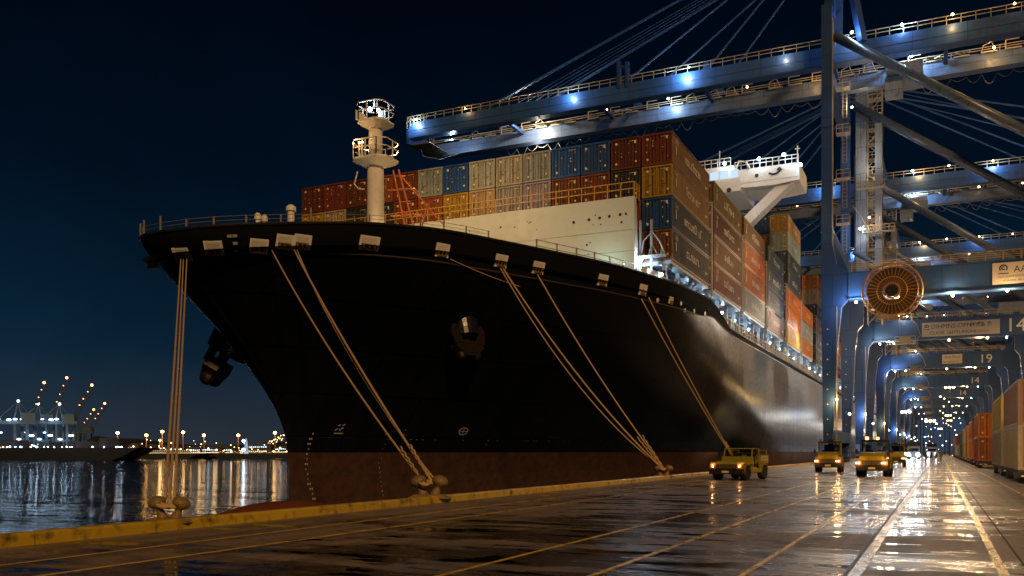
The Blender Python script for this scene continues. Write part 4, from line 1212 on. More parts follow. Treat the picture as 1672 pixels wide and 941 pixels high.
for y in KY[2:]:
    c = copy_tree(c2); c.location = (CXL, y, 0); c.name = 'quay_crane'; cranes.append(c)
for c, lab in zip(cranes, KLAB): tag(c, lab, 'crane', 'blue quay cranes standing over the quay')
# signs and numerals
def signboard(c, x0, x1, z0, z1, rows_):
    mb = MB(); mb.box(x0, x1, -.84, -.78, z0, z1); s_ = mb.build('sign', M['sign'], c)
    for (txt, size, x, z) in rows_: put_text(txt, size, (x, -.846, z), M['ink'], s_)
    return s_
s1 = signboard(c1, 19.4, 25.6, 22.35, 25.0, [('AA', 1.1, 21.7, 23.75), ('MOTOR', .45, 23.3, 24.1), ('AUTOMOTIVES INA LAURIIN', .36, 20.0, 23.15), ('EUROPA  IN  AUTOM', .36, 20.6, 22.65)])
def swirl(par, cx_, cz_, s_):
    mb = MB()
    for (r0, r1, a0, a1) in ((.28, .42, -40, 220), (.10, .22, 60, 330)):
        n = 16
        for i in range(n):
            t0, t1 = R(a0 + (a1 - a0) * i / n), R(a0 + (a1 - a0) * (i + 1) / n)
            mb.face([(cx_ + s_ * r0 * math.cos(t0), -.847, cz_ + s_ * r0 * math.sin(t0)), (cx_ + s_ * r1 * math.cos(t0), -.847, cz_ + s_ * r1 * math.sin(t0)), (cx_ + s_ * r1 * math.cos(t1), -.847, cz_ + s_ * r1 * math.sin(t1)), (cx_ + s_ * r0 * math.cos(t1), -.847, cz_ + s_ * r0 * math.sin(t1))])
    mb.box(cx_ - s_ * .5, cx_ + s_ * .5, -.85, -.846, cz_ - s_ * .62, cz_ - s_ * .52)
    mb.build('emblem', M['ink'], par)
swirl(s1, 20.6, 24.3, 1.15)
s2 = signboard(c2, 10.6, 22.9, 22.2, 24.7, [('DIHMNS-OPNYF &', 1.05, 12.1, 23.6), ('M', 1.0, 18.2, 23.65), ('CUOIS  IAHTLAIION', .8, 11.9, 22.55), ('Sunnort', .7, 19.0, 22.6)])
swirl(s2, 11.4, 24.0, .9); swirl(s2, 19.9, 24.1, .8); swirl(s2, 21.3, 24.1, .7)
put_text('14', 3.3, (23.7, -.80, 22.45), M['num'], c2, 'numerals')
s3 = signboard(cranes[2], 14.0, 18.3, 22.7, 24.9, [('Nult Pious', .8, 14.5, 24.0), ('Bounilationi X', .55, 14.3, 23.0)])
put_text('19', 2.9, (21.8, -.80, 22.6), M['num'], cranes[2], 'numerals')
put_text('14', 2.6, (21.8, -.80, 22.6), M['num'], cranes[3], 'numerals')
put_text('14', 2.6, (19.8, -.80, 22.6), M['num'], cranes[4], 'numerals')

# working lights of the cranes (most at the floodlight bulbs, some without one)
for ci, y in enumerate(KY):
    gz = 56.4 if ci == 0 else 51.5
    def L(x, yy_, z, p_, c_, r_=.3):
        if c_ is COOL and z > 40: p_ *= 1.7
        return lamp('POINT', (CXL + x, y + yy_, z), p_, c_, r_)
    if ci == 0:
        L(-66, 1.9, gz + .3, 420, COOL); L(-61, 6.2, gz - 2.4, 500, COOL); L(-56.5, 1.9, gz + 1.1, 160, WARM); L(-46.5, 7.0, gz - .9, 3200, WHITE, .3)
        L(-47, 11.0, gz - 4.2, 500, WHITE); L(-38, 1.6, gz + .2, 350, COOL); L(-24, 8.0, gz - .7, 700, COOL); L(-20, 1.6, gz + .1, 700, COOL); L(-3, 7, gz - 1, 400, WARM); L(-6, 1.8, gz + .2, 160, WHITE)
        L(2.9, .4, gz + 1.5, 380, COOL); L(9, 1.9, gz + 1.5, 260, COOL); L(15, 1.6, gz + .6, 260, WARM); L(10, 7.6, gz - .2, 1700, COOL); L(3, -.9, gz - 9, 400, WHITE); L(20, 7, gz - 1, 700, WARM); L(30, 8, gz - 1.5, 700, WARM)
        L(2.4, 23.2, 36.8, 500, COOL); L(3.6, 22.8, 38.4, 400, WARM); L(3.0, 23, 48, 500, WHITE); L(5, 24, 28, 400, WHITE)
        L(-9, 12, 27, 1500, WARM)
    elif ci < 4:
        L(2.9, .5, gz + 1.2, 500, WARM); L(10, 1.0, gz + 1, 700, WARM); L(22, 1.5, gz + 1, 400, COOL); L(9, 7.6, gz - .6, 1500, COOL); L(-6, 1.6, gz, 500, COOL); L(-22, 2, gz - 1.5, 500, COOL)
        L(3, -7.0, 23, 120, COOL); L(7.5, -2.2, 25.8, 260, WHITE)
    # quay-lighting floods under the portal
    L(8 - (ci % 3) * 3, 4, 20.8, 1500 if ci else 5000, (1, .72, .42) if ci < 2 else ((.8, .88, 1) if ci % 2 else WHITE), .35)
    if 0 < ci < 7: L(20, 4, 20.8, 2200, WARM if ci % 2 else WHITE, .4)
    if ci < 6:
        L(1.3, -1.6, 8.4, 700, (1, .62, .22) if ci % 2 == 0 else (.8, .9, 1), .28); L(3.6, -1.8, 20.8, 1300, (1, .75, .45) if ci % 2 else (.75, .87, 1), .3)
    # floods on the ship side of the legs, low: these light the hull flank
    L(-1.6, 13, 7.0, 190, COOL if ci % 2 else WHITE, .3)
    if ci < 5:
        lamp('SPOT', (CXL - 2.0, y + 12, 21), 5500, (.9, .93, 1), .5, (-19.4, y + 4, 8), 110, .9)

# flank wash from the portal of the first crane forward over the shoulder plates
lamp('SPOT', (CXL - 1.2, 122, 20.5), 3500, (1, .80, .55), .5, (-19.3, 106, 7), 85, .9)
lamp('SPOT', (-3, 125.5, 27), 15000, (1, .62, .28), .5, (-19, 94, 26.5), 34, 1)  # added warm spot to brighten the container sides
lamp('POINT', (CXL + 15, 126, 21.2), 3800, (1, .68, .36), .35)
lamp('POINT', (CXL + 21, 126, 21.2), 3000, (1, .62, .28), .35)
lamp('SPOT', (-14.2, 98, 3), 4500, (1, .66, .3), .4, (-21, 97, 5), 75, 1)  # low spot added without a fixture, for an amber glow on the shoulder

# ------------------------------------------------------------------ floods on the forecastle / mast lighting breakwater and stacks
lamp('SPOT', (XC + 1.4, MY + .6, 24.4), 3600, (1, .60, .25), .3, (-33, 69, 20), 130, .9)
lamp('SPOT', (XC - 1.2, MY + .6, 24.4), 1500, (1, .62, .26), .3, (-50, 70, 20), 110, .9)
lamp('SPOT', (-27.5, 58, 16.6), 420, (1, .86, .6), .3, (-27, 68, 20), 110, .9)
lamp('POINT', (-23.6, 65.5, 16.3), 110, (.62, .9, .75), .3)
lamp('POINT', (XC + 1.8, MY - 2.2, 16.0), 420, (1, .70, .36), .2)
lamp('POINT', (XC - .2, MY - .9, 27.35), 55, COOL, .15)
lamp('POINT', (XC + 1.8, MY + 1.3, 17.2), 260, (1, .5, .15), .2)
lamp('POINT', (XC - 1.0, MY - 1.7, 24.6), 60, WARM, .1)
# fairlead lights just outboard of the rail
for i in (1, 3, 4, 6, 8, 11):
    pass

# ------------------------------------------------------------------ mooring gear
def bollard(x, y, s_, label):
    root = empty('bollard', (x, y, .14), 0, label, 'bollard', 'mooring bollards on the quay edge')
    root.rotation_euler = (0, 0, TH * .8)
    mb = MB(); mb.prism([(-.85 * s_, 0), (.85 * s_, 0), (.55 * s_, .16 * s_), (-.55 * s_, .16 * s_)], -.42 * s_, .38 * s_)
    mb.build('base_plate', M['iron'], root)
    for sx in (-1, 1):
        mb = MB(); mb.lathe([(.24, .05), (.19, .22), (.13, .40), (.12, .50), (.22, .56), (.31, .66), (.33, .74), (.28, .86), (.15, .94), (.03, .96)], (0, 0, 0), 20)
        mb.xform(Matrix.Translation((sx * .19 * s_, 0, 0)) @ Matrix.Rotation(sx * .36, 4, 'Y') @ Matrix.Scale(s_, 4))
        mb.build('post', M['iron'], root, True)
    return root
bA = bollard(-15.8, 15.1, .64, 'double headed iron bollard at the left end of the kerb, ropes rising from it')
bB = bollard(-15.8, 26.6, .86, 'double headed iron bollard in front of the red boot topping of the bow')
bC = bollard(-15.8, 55.5, .8, 'double headed iron bollard near the parked yellow tractors')
bD = bollard(-15.8, 78.5, .8, 'double headed iron bollard partly hidden behind the leftmost yellow tractor')
def rope(a, b_, sag, label, r_=.045, splice=True):
    a = Vector(a); b_ = Vector(b_); pts = []
    for i in range(25):
        t = i / 24; q = a.lerp(b_, t); q.z -= sag * 1.6 * 4 * t * (1 - t); pts.append(q)
    mb = MB(); mb.path(pts, r_, 7)
    o = mb.build('mooring_rope', M['rope'], None, True)
    if splice:
        L_ = (b_ - a).length; q0 = b_.lerp(a, min(2.6 / L_, .3)); q0 = Vector((q0.x, q0.y, q0.z)); m2 = MB(); m2.path([b_.lerp(q0, k_ / 44) + Vector((math.cos(k_ * .9), math.sin(k_ * .9), 0)) * r_ * .55 for k_ in range(45)], r_ * .8, 6); m2.path([b_ + Vector((.17 * math.cos(t), .17 * math.sin(t), .03 * math.sin(2 * t))) for t in [2 * PI * i / 16 for i in range(17)]], r_ * 1.3, 7); m2.build('eye_splice', M['rope'], o, True)
    return tag(o, label, 'rope', 'mooring ropes')
bp = {'A': Vector((-15.8, 15.1, .52)), 'B': Vector((-15.8, 26.6, .64)), 'C': Vector((-15.8, 55.5, .62)), 'D': Vector((-15.8, 78.5, .62))}
def seen(u, v): return hull_find(u, v)[0] + Vector((.1, -.15, 0))
rope(seen(296, 423), bp['A'] + Vector((-.08, -.06, .0)), .1, 'leftmost rope of the three dropping from the bow to the left bollard', .036)
rope(seen(301, 424), bp['A'] + Vector((0, 0, .02)), .25, 'middle rope of the three dropping from the bow to the left bollard', .034)
rope(seen(309, 422), bp['A'] + Vector((.08, .06, .0)), .05, 'rightmost rope of the three dropping from the bow to the left bollard', .036)
rope(seen(444, 410), bp['B'] + Vector((-.05, -.22, 0)), .3, 'rope from the fourth fairlead down to the bollard before the red hull band', .042)
rope(seen(482, 410), bp['B'] + Vector((0, .2, .05)), .2, 'rope from the twin fairleads down to the bollard before the red hull band', .05)
rope(seen(484, 410), bp['B'] + Vector((.1, .26, .1)), .55, 'slack rope doubling the twin fairlead line to the same bollard', .035, False)
rope(seen(819, 441), bp['C'] + Vector((0, -.2, 0)), .5, 'long rope from the bright fairlead at mid bow to the middle bollard', .055)
rope(seen(817, 441), bp['C'] + Vector((0, -.1, .05)), .85, 'second rope sagging just below the long mid bow rope', .04, False)
rope(seen(877, 450), bp['C'] + Vector((0, .2, .0)), .3, 'steeper rope right of the long mid bow ropes, ending at the same bollard', .05)
rope(seen(1047, 488), bp['D'] + Vector((0, -.2, 0)), .2, 'left rope of the close pair running down behind the leftmost tractor', .05)
rope(seen(1056, 488), bp['D'] + Vector((0, .2, 0)), .25, 'right rope of the close pair running down behind the leftmost tractor', .05)
rope(seen(735, 425), seen(846, 474) + Vector((.1, -.2, 0)), .06, 'loose messenger line sagging along the black bow under the fairleads', .03, False)

# ------------------------------------------------------------------ yellow yard tractors
def wheel(par, x, y, r_, w_):
    mb = MB(); mb.lathe([(r_ * .72, -w_ / 2), (r_ * .93, -w_ / 2), (r_, -w_ * .32), (r_, w_ * .32), (r_ * .93, w_ / 2), (r_ * .72, w_ / 2)], (0, 0, 0), 24)
    mb.xform(Matrix.Translation((x, y, r_)) @ Matrix.Rotation(PI / 2, 4, 'Y')); o = mb.build('wheel', M['black'], par)
    mb = MB(); mb.lathe([(r_ * .6, -w_ * .42), (r_ * .62, w_ * .1), (r_ * .30, w_ * .30), (r_ * .30, w_ * .44), (.05, w_ * .46)], (0, 0, 0), 16)
    s_ = 1 if x > 0 else -1
    mb.xform(Matrix.Translation((x, y, r_)) @ Matrix.Rotation(PI / 2 * s_, 4, 'Y')); mb.build('rim', M['rim'], o)
M['rim'] = paint('rim paint', (.20, .14, .05), .5, .3)
def tractor(loc, rz, label, kind, hl):
    # faces -y; about 2.0 wide
    T = empty('yard_tractor', loc, rz, label, 'tractor', 'yellow yard tractors on the quay')
    Yv = M['yellow']
    mb = MB(); mb.box(-.45, .45, -1.7, 2.0, .42, .70); mb.build('chassis', M['dark'], T)
    # front body: hood with chamfered nose
    if kind == 'a':
        mb = MB(); mb.prism([(-2.05, .82), (-2.12, 1.15), (-1.98, 1.28), (-.55, 1.38), (-.55, .72), (-1.9, .72)], -.78, .78, 'x')
        mb.box(-1.08, -.76, -2.02, -.55, 1.10, 1.22); mb.box(.76, 1.08, -2.02, -.55, 1.10, 1.22)
        mb.box(-.98, .98, -.55, -.38, .8, 1.62)
        mb.build('hood', Yv, T)
    else:
        mb = MB(); mb.prism([(-1.9, .95), (-1.95, 1.42), (-1.75, 1.62), (-.45, 1.70), (-.45, .72), (-1.8, .72)], -.80, .80, 'x')
        mb.box(-1.02, -.78, -1.85, -.45, 1.12, 1.25); mb.box(.78, 1.02, -1.85, -.45, 1.12, 1.25); mb.build('hood', Yv, T)
    # fenders over wheels
    nose = -2.14 if kind == 'a' else -1.97
    mb = MB(); mb.box(-.62, .62, nose - .015, nose + .1, .80, 1.10); gr = mb.build('grille', M['dark'], T)
    mb = MB()
    for i in range(5): mb.box(-.60, .60, nose - .035, nose - .018, .83 + i * .055, .85 + i * .055)
    mb.build('bar', M['iron'], gr)
    mb = MB(); mb.box(-1.02, 1.02, nose - .16, nose + .06, .42, .76 if kind == 'a' else .80); mb.box(-1.02, -.72, nose + .06, nose + .5, .42, .76); mb.box(.72, 1.02, nose + .06, nose + .5, .42, .76); bm_ = mb.build('bumper', M['dark'], T)
    mb = MB(); mb.box(-.22, .22, nose - .185, nose - .162, .52, .66); mb.build('number_plate', M['letter_y'], bm_)
    for sx in (-1, 1):
        mb = MB(); mb.box(sx * .84 - .17, sx * .84 + .17, nose - .06, nose + .3, .80, 1.08); hd = mb.build('headlight', M['orange_steel'], T)
        mb = MB(); mb.ball((sx * .82, nose - .05, .94), .075, 8, 1, .5, 1)
        if kind != 'a': mb.ball((sx * .82 - .17, nose - .05, .94), .065, 8, 1, .5, 1)
        mb.build('lens', M['e_head'], hd)
        lamp('POINT', Matrix.Rotation(rz, 3, 'Z') @ Vector((sx * .85, nose - .35, .94)) + Vector(loc), hl, (1, .45, .15), .06)
        # fenders
        mb = MB(); w_, xo = .30, sx * .86
        for yc in (-1.35, 1.35):
            pl = [(yc - .56, .55), (yc - .50, .90), (yc - .30, 1.10), (yc + .30, 1.10), (yc + .50, .90), (yc + .56, .55), (yc + .50, .55), (yc + .44, .86), (yc + .26, 1.03), (yc - .26, 1.03), (yc - .44, .86), (yc - .50, .55)]
            mb.prism(pl, xo - .18, xo + .18, 'x')
        mb.box(sx * .95 - .06, sx * .95 + .06, -.80, .78, .5, .80)
        mb.build('fender', Yv, T)
        for yc in (-1.35, 1.35): wheel(T, sx * .86, yc, .46, .34)
    # cab: open frame with roof
    ch = 2.18 if kind == 'a' else 2.45
    mb = MB()
    for sx in (-1, 1):
        mb.beam((sx * .90, -.45, 1.4), (sx * .86, -.30, ch), .07, .07); mb.beam((sx * .90, .75, .9), (sx * .86, .70, ch), .07, .07)
        mb.beam((sx * .86, -.33, ch), (sx * .86, .70, ch), .07, .07)
    mb.beam((-.88, -.31, ch), (.88, -.31, ch), .07, .07); mb.beam((-.88, .70, ch), (.88, .70, ch), .07, .07)
    if kind == 'a': mb.beam((.9, .75, ch - .12), (.9, 1.9, ch - .12), .05, .05); mb.beam((.9, 1.9, ch - .12), (.9, 1.9, 1.2), .05, .05); mb.beam((-.9, .75, ch - .12), (-.9, 1.9, ch - .12), .05, .05); mb.beam((-.9, 1.9, ch - .12), (-.9, 1.9, 1.2), .05, .05)
    mb.build('cab_frame', Yv if kind != 'c' else M['dark'], T)
    mb = MB(); mb.box(-.92, .92, -.42, .78, ch + .035, ch + .11); mb.build('roof', M['dark'], T) if kind != 'a' else None
    mb = MB(); mb.face([(-.86, -.43, 1.45), (.86, -.43, 1.45), (.83, -.335, ch - .04), (-.83, -.335, ch - .04)]); mb.build('windscreen', M['pane'], T)
    mb = MB()
    for sx in (-1, 1):
        mb.box(sx * .42 - .25, sx * .42 + .25, .1, .55, .95, 1.12); mb.box(sx * .42 - .25, sx * .42 + .25, .5, .62, 1.12, 1.85)
    mb.build('seat', M['black'], T)
    mb = MB(); mb.path([(-.42 + .19 * math.cos(t), -.12 + .06 * math.sin(t), 1.42 + .16 * math.sin(t)) for t in [2 * PI * i / 14 for i in range(15)]], .02, 6); mb.build('steering_wheel', M['black'], T)
    # rear body
    mb = MB(); mb.box(-.95, .95, .80, 2.15, 1.12, 1.24); mb.box(-.95, -.89, .80, 2.15, 1.24, 1.36); mb.box(.89, .95, .80, 2.15, 1.24, 1.36)
    if kind == 'a': mb.box(.89, .95, .80, 2.15, 1.36, 1.72); mb.box(-.95, -.89, .80, 2.15, 1.36, 1.72); mb.box(-.89, .89, 2.09, 2.15, 1.24, 1.72)
    mb.build('cargo_body', Yv, T)
    if kind == 'a':
        mb = MB()
        for i in range(6):
            for j in range(2): mb.box(.952, .965, .9 + i * .2, 1.02 + i * .2, 1.32 + j * .2, 1.45 + j * .2)
        mb.build('slot_panel', M['letter'], T)
    if kind == 'b':
        mb = MB(); mb.box(-.5, .6, .95, 1.9, 1.24, 2.3); mb.box(-.2, .2, 1.0, 1.4, 2.3, 2.75); mb.build('equipment_locker', M['dark'], T)
        mb = MB(); mb.tube((.35, .9, 1.3), (.45, .95, 2.9), .09, 8); mb.beam((.7, .9, 1.3), (.7, 1.0, 2.8), .09, .09); mb.ball((-.75, .4, ch + .25), .12, 8); mb.build('mast_post', Yv, T)
    if kind == 'c':
        mb = MB(); mb.tube((-.5, -.15, ch + .11), (-.5, -.15, ch + .3), .10, 10); mb.tube((.2, -.15, ch + .11), (.2, -.15, ch + .28), .09, 10); mb.build('beacon', M['e_amber'], T)
    mb = MB()
    for sx in (-1, 1): mb.beam((sx * .9, -.4, 1.6), (sx * 1.15, -.5, 1.75), .03, .03); mb.box(sx * 1.15 - .07, sx * 1.15 + .07, -.54, -.50, 1.62, 1.9)
    mb.build('mirror', M['dark'], T)
    if kind == 'a': T.scale = (1, 1.12, .88)
    return T
M['e_head'] = emit('headlight glow', (1, .55, .28), 6)
tractor((-11.2, 56.6, 0), R(-9), 'yellow yard tractor with slatted cargo body, leftmost beside the ship', 'a', 10)
tractor((-8.35, 79.5, 0), R(2), 'yellow yard tractor carrying an upright equipment locker, second from left', 'b', 14)
tractor((-4.15, 68.2, 0), R(-2), 'yellow yard tractor with black cab frame and paired lit headlights, closest to the road centre', 'c', 22)
tractor((-4.6, 113, 0), R(2), 'dark yard tractor half hidden behind the one with paired headlights', 'b', 8)
# far trucks with bright headlights
def truck(loc, label):
    T = empty('truck', loc, 0, label, 'truck', 'trucks with headlights on down the quay')
    mb = MB(); mb.prism([(-2.9, .6), (-2.9, 1.6), (-2.6, 2.8), (-1.0, 2.9), (-1.0, .6)], -1.2, 1.2, 'x'); mb.build('cab', M['crane_grey'], T)
    mb = MB(); mb.box(-1.2, 1.2, -.8, 9, 1.1, 1.35); mb.box(-1.2, 1.2, -.6, 9, 1.35, 3.8); mb.build('trailer', M['dark'], T)
    mb = MB(); mb.face([(-1.0, -2.88, 1.75), (1.0, -2.88, 1.75), (1.0, -2.63, 2.65), (-1.0, -2.63, 2.65)]); mb.build('windscreen', M['glass'], T)
    for sx in (-1, 1):
        mb = MB(); mb.ball((sx * .9, -3.0, 1.0), .36, 10); mb.build('headlight', M['e_hl'], T)
        for yc in (-2, 1, 7): wheel(T, sx * 1.0, yc, .5, .3)
        lamp('SPOT', (loc[0] + sx * .9, loc[1] - 3.3, 1.0), 60, (.75, .87, 1), .25, (loc[0] * .6, loc[1] - 60, .3), 80, .8)
    return T
M['e_hl'] = emit('far headlights', (.75, .88, 1), 28)
truck((-5.2, 215, 0), 'oncoming truck with dazzling white headlights, left one in the road')
truck((-1.9, 262, 0), 'oncoming truck with dazzling white headlights, right one in the road')
truck((-8.6, 300, 0), 'farthest oncoming truck close to the crane legs')

# ------------------------------------------------------------------ stacked containers on trailers, right
L2, H2 = 12.2, 2.42
stk = [(5.0, 55.2, 'beige', 'brown tan', 'nearest stack at the right edge', 12.2), (5.0, 70.0, 'beige', 'yellow', 'second stack from the right', 12.2), (4.7, 103.5, 'burnt orange', 'orange', 'third stack from the right', 12.2), (4.8, 127, 'orange', 'burnt orange', 'fourth stack from the right', 12.2),
       (4.9, 150, 'ochre yellow', 'orange', 'fifth stack', 12.2), (4.9, 172, 'yellow', 'beige', 'sixth stack', 12.2), (4.9, 196, 'dark grey', 'slate grey', 'seventh stack', 12.2), (4.9, 220, 'beige', 'brown', 'eighth stack', 12.2), (4.9, 245, 'pale grey', 'rust red', 'ninth stack', 12.2), (4.9, 270, 'beige', 'orange', 'tenth stack', 12.2), (4.9, 300, 'brown', 'beige', 'farthest stack', 12.2)]
def trailer_proto():
    T = empty('container_trailer')
    mb = MB(); mb.box(-.55, -.40, .1, 12.1, .52, .72); mb.box(.40, .55, .1, 12.1, .52, .72)
    for y in (.1, 1.4, 3.2, 5.6, 8, 10.4, 11.9): mb.box(-1.2, 1.2, y, y + .18, .56, .74)
    mb.box(-1.22, -1.16, .1, 3.4, .28, .56); mb.box(1.16, 1.22, .1, 3.4, .28, .56)
    mb.build('chassis', M['dark'], T)
    mb = MB(); mb.box(-1.15, 1.15, .02, .095, .34, .52); bmp_ = mb.build('rear_bumper', M['dark'], T)
    mb = MB()
    for x in (-.95, -.5, .5, .95): mb.box(x - .12, x + .12, -.005, .018, .38, .46)
    mb.build('reflector', M['letter_y'], bmp_)
    for y in (1.0, 2.3, 10.4, 11.4):
        for x in (-.95, .95): wheel(T, x, y, .36, .34)
    return T
tp = trailer_proto(); index_children(); first = True
for i, (x, y, lo, hi, nm, L_) in enumerate(stk):
    x += 0.0
    t = tp if first else copy_tree(tp); first = False
    t.name = 'container_trailer'; t.location = (x, y, 0)
    tag(t, f'dark wheeled trailer under the {nm} of boxes on the right', 'trailer', 'trailers carrying the stacked containers')
    for k_, cn in enumerate((lo, hi)):
        o = place_container(x, y, .75 + k_ * 2.44, cn, f'{"upper" if k_ else "lower"} {cn} container of the {nm}, right side of quay', 'containers stacked on the right of the quay', side=False, fardetail=i > 5)
        o.scale = (1, 12.2 / CL, 2.42 / CH)
# remove the prototype
def rm(o):
    for ch in children(o): rm(ch)
    bpy.data.objects.remove(o)
rm(protoC)

lamp('SPOT', (-15, -8, 13), 85000, (1, .66, .34), .5, (7.5, 70, 3), 17, .8)  # added spot, unseen behind the camera, to brighten the right-hand stacks
# ------------------------------------------------------------------ people
def person(x, y, rz, label, coat, h=1.75):
    me = bpy.data.meshes.new('body')
    st = random.Random(int(x * 100)).uniform(.1, .22)
    vs = [(0, 0, .93), (0, 0, 1.15), (0, 0, 1.40), (0, 0, 1.50), (0, -.02, 1.62), (0, -.01, 1.70), (-.10, 0, .90), (-.12, -st, .48), (-.12, -st * .6, .08), (-.12, -st * .6 - .14, .04),
          (.10, 0, .90), (.12, st, .48), (.12, st * 1.4, .09), (.12, st * 1.4 - .14, .04), (-.19, 0, 1.41), (-.24, .02, 1.13), (-.22, -.10, .88), (.19, 0, 1.41), (.24, .02, 1.13), (.22, -.08, .88)]
    es = [(0, 1), (1, 2), (2, 3), (3, 4), (4, 5), (0, 6), (6, 7), (7, 8), (8, 9), (0, 10), (10, 11), (11, 12), (12, 13), (2, 14), (14, 15), (15, 16), (2, 17), (17, 18), (18, 19)]
    rad = [.15, .15, .16, .06, .10, .08, .10, .07, .05, .04, .10, .07, .05, .04, .07, .05, .035, .07, .05, .035]
    me.from_pydata(vs, es, []); o = bpy.data.objects.new('person', me); col.objects.link(o)
    mo = o.modifiers.new('skin', 'SKIN'); 
    if not me.skin_vertices: me.attributes
    for v_, r_ in zip(me.skin_vertices[0].data if me.skin_vertices else [], rad): v_.radius = (r_, r_ * .8)
    sb = o.modifiers.new('sub', 'SUBSURF'); sb.levels = 1; sb.render_levels = 1
    me.materials.append(coat)
    o.location = (x, y, 0); o.rotation_euler = (0, 0, rz); o.scale = (h / 1.78,) * 3
    tag(o, label, 'person', 'people walking on the quay')
    mb = MB(); mb.lathe([(.135, 0), (.13, .08), (.07, .15), (.02, .165)], (0, -.02, 1.66), 12); hm = mb.build('hard_hat', M['yellow'], o)
    return o
cloth1 = paint('dark workwear', (.03, .03, .035), .8); cloth2 = paint('grey workwear', (.07, .06, .05), .8)
person(-1.95, 150, R(20), 'leftmost worker in dark clothes and hard hat walking on the quay', cloth1)
person(-1.2, 147, R(-10), 'worker in dark clothes second from left in the walking group', cloth1)
person(-.55, 149, R(170), 'worker in grey clothes second from right in the walking group', cloth2)
person(.1, 151, R(30), 'rightmost worker in grey clothes in the walking group', cloth2)

# ------------------------------------------------------------------ lamp masts down the quay
def lamp_mast(x, y, h, label, warm, power):
    T = empty('lamp_mast', (x, y, 0), 0, label, 'lamp post', 'lamp masts along the quay')
    mb = MB(); mb.tube((0, 0, 0), (0, 0, h), .22, 8, .10); mb.build('pole', M['dark'], T)
    mb = MB(); mb.box(-1.4, 1.4, -.2, .2, h - .1, h + .1); mb.build('crossarm', M['dark'], T)
    mb = MB()
    for q in (-1.2, 0, 1.2): mb.ball((q, -.3, h - .2), .42, 8)
    mb.build('lamp_head', M['e_warm'] if warm else M['e_white'], T)
    lamp('POINT', (x, y - 1, h - 1), power, WARM if warm else WHITE, .5)
for i, (x, y, h, wm) in enumerate(((3, 345, 24, 1), (-6, 400, 26, 1), (2, 455, 24, 0), (-9, 500, 30, 1), (4, 560, 22, 1), (-4, 640, 26, 1), (6, 720, 24, 1), (-11, 350, 16, 0), (-3, 330, 12, 1), (0, 800, 20, 1))):
    lamp_mast(x, y, h, f'lamp mast with three heads, {ORD[i]} of the row far down the quay', wm, 900 if i < 6 else 500)

# ------------------------------------------------------------------ far shore across the water
M['shore'] = paint('far shore', (.02, .022, .026), .9)
M['far_hull'] = paint('far hull', (.002, .007, .014), .5)
M['far_bld'] = paint('far building', (.05, .06, .08), .8)
mb = MB()
pts = [far(-260, 760, -3.5), far(230, 760, -3.5), far(232, 600, -3.5), far(700, 600, -3.5), far(900, 1600, -3.5), far(-400, 1600, -3.5)]
k = len(pts); mb.v = [tuple(p) for p in pts] + [(p.x, p.y, -1.2) for p in pts]
mb.f = [tuple(range(k, 2 * k))] + [(i, (i + 1) % k, k + (i + 1) % k, k + i) for i in range(k)]
tag(mb.build('far_shore_land', M['shore']), kind='structure')
mb = MB(); rr_ = random.Random(9)
n = 60; 
for i in range(n + 1):
    u = -350 + i * 22; h = 12 + 16 * (math.sin(i * .31 + 1) * .5 + .5) + rr_.uniform(-2, 2)
    p = far(u, 1550, 0); mb.v += [(p.x, p.y, -3), (p.x, p.y, h * (.6 if u < 150 else 1))]
mb.f = [(2 * i, 2 * i + 2, 2 * i + 3, 2 * i + 1) for i in range(n)]
tag(mb.build('hills', paint('night hills', (.005, .010, .016), 1)), kind='structure')

# moored ship at left
def hull_box(u0, u1, D, z1, rake, label, cat, nm, mat):
    a, b_, = far(u0, D, 0), far(u1, D, 0); d = (b_ - a).normalized(); nrm = Vector((-d.y, d.x, 0)) * 26; L = (b_ - a).length
    T = empty(nm, a, 0, label, cat)
    mb = MB(); pl = [(0, -3.2), (L - rake, -3.2), (L - rake * .5, z1 * .2 - 1), (L, z1), (0, z1 - .4)]
    mb.v = [tuple(d * x + nrm * t + Vector((0, 0, z))) for t in (0, 1) for (x, z) in pl]
    n = len(pl); mb.f = [tuple(range(n)), tuple(range(2 * n - 1, n - 1, -1))] + [(i, (i + 1) % n, n + (i + 1) % n, n + i) for i in range(n)]
    mb.build('hull', mat, T)
    return T, d, nrm, L
T, d, nrm, L = hull_box(-120, 226, 450, 3.6, 14, 'long dark cargo ship moored across the water at the left', 'ship', 'cargo_ship', M['far_hull'])
mb = MB()
for i in range(30):
    x = rr_.uniform(30, L - 8); mb.ball(tuple(d * x + Vector((0, 0, 3.9))), rr_.uniform(.12, .28), 6)
mb.build('deck_lamp', M['e_cool'], T)
mb = MB()
for (x, w_, h) in ((40, 10, 4), (58, 8, 3), (75, 14, 3.4), (88, 5, 5)): 
    p0 = d * x + nrm * .3; mb.beam(p0 + Vector((0, 0, 3.4)), p0 + Vector((0, 0, 3.4 + h)), w_, 8, (0, 1, 0))
mb.build('hatch', M['far_bld'], T)
T, d, nrm, L = hull_box(214, 330, 560, 0.4, 9, 'low lit ferry moored beyond the rope bollard, left of centre on the far shore', 'ferry', 'ferry', M['far_hull'])
mb = MB()
for i in range(34): mb.box(*( [0, .8, 0, .2, 0, .5]))
mb = MB()
for i in range(30):
    p0 = d * (6 + i * 1.35); mb.beam(p0 + Vector((0, 0, .7)) - nrm * .01, p0 + d * .9 + Vector((0, 0, .7)) - nrm * .01, .5, .5)
for i in range(22):
    p0 = d * (12 + i * 1.4); mb.beam(p0 + Vector((0, 0, 1.9)), p0 + d * .7 + Vector((0, 0, 1.9)), .5, .4)
mb.build('lit_window', emit('ferry windows', (1, .62, .28), .9), T)
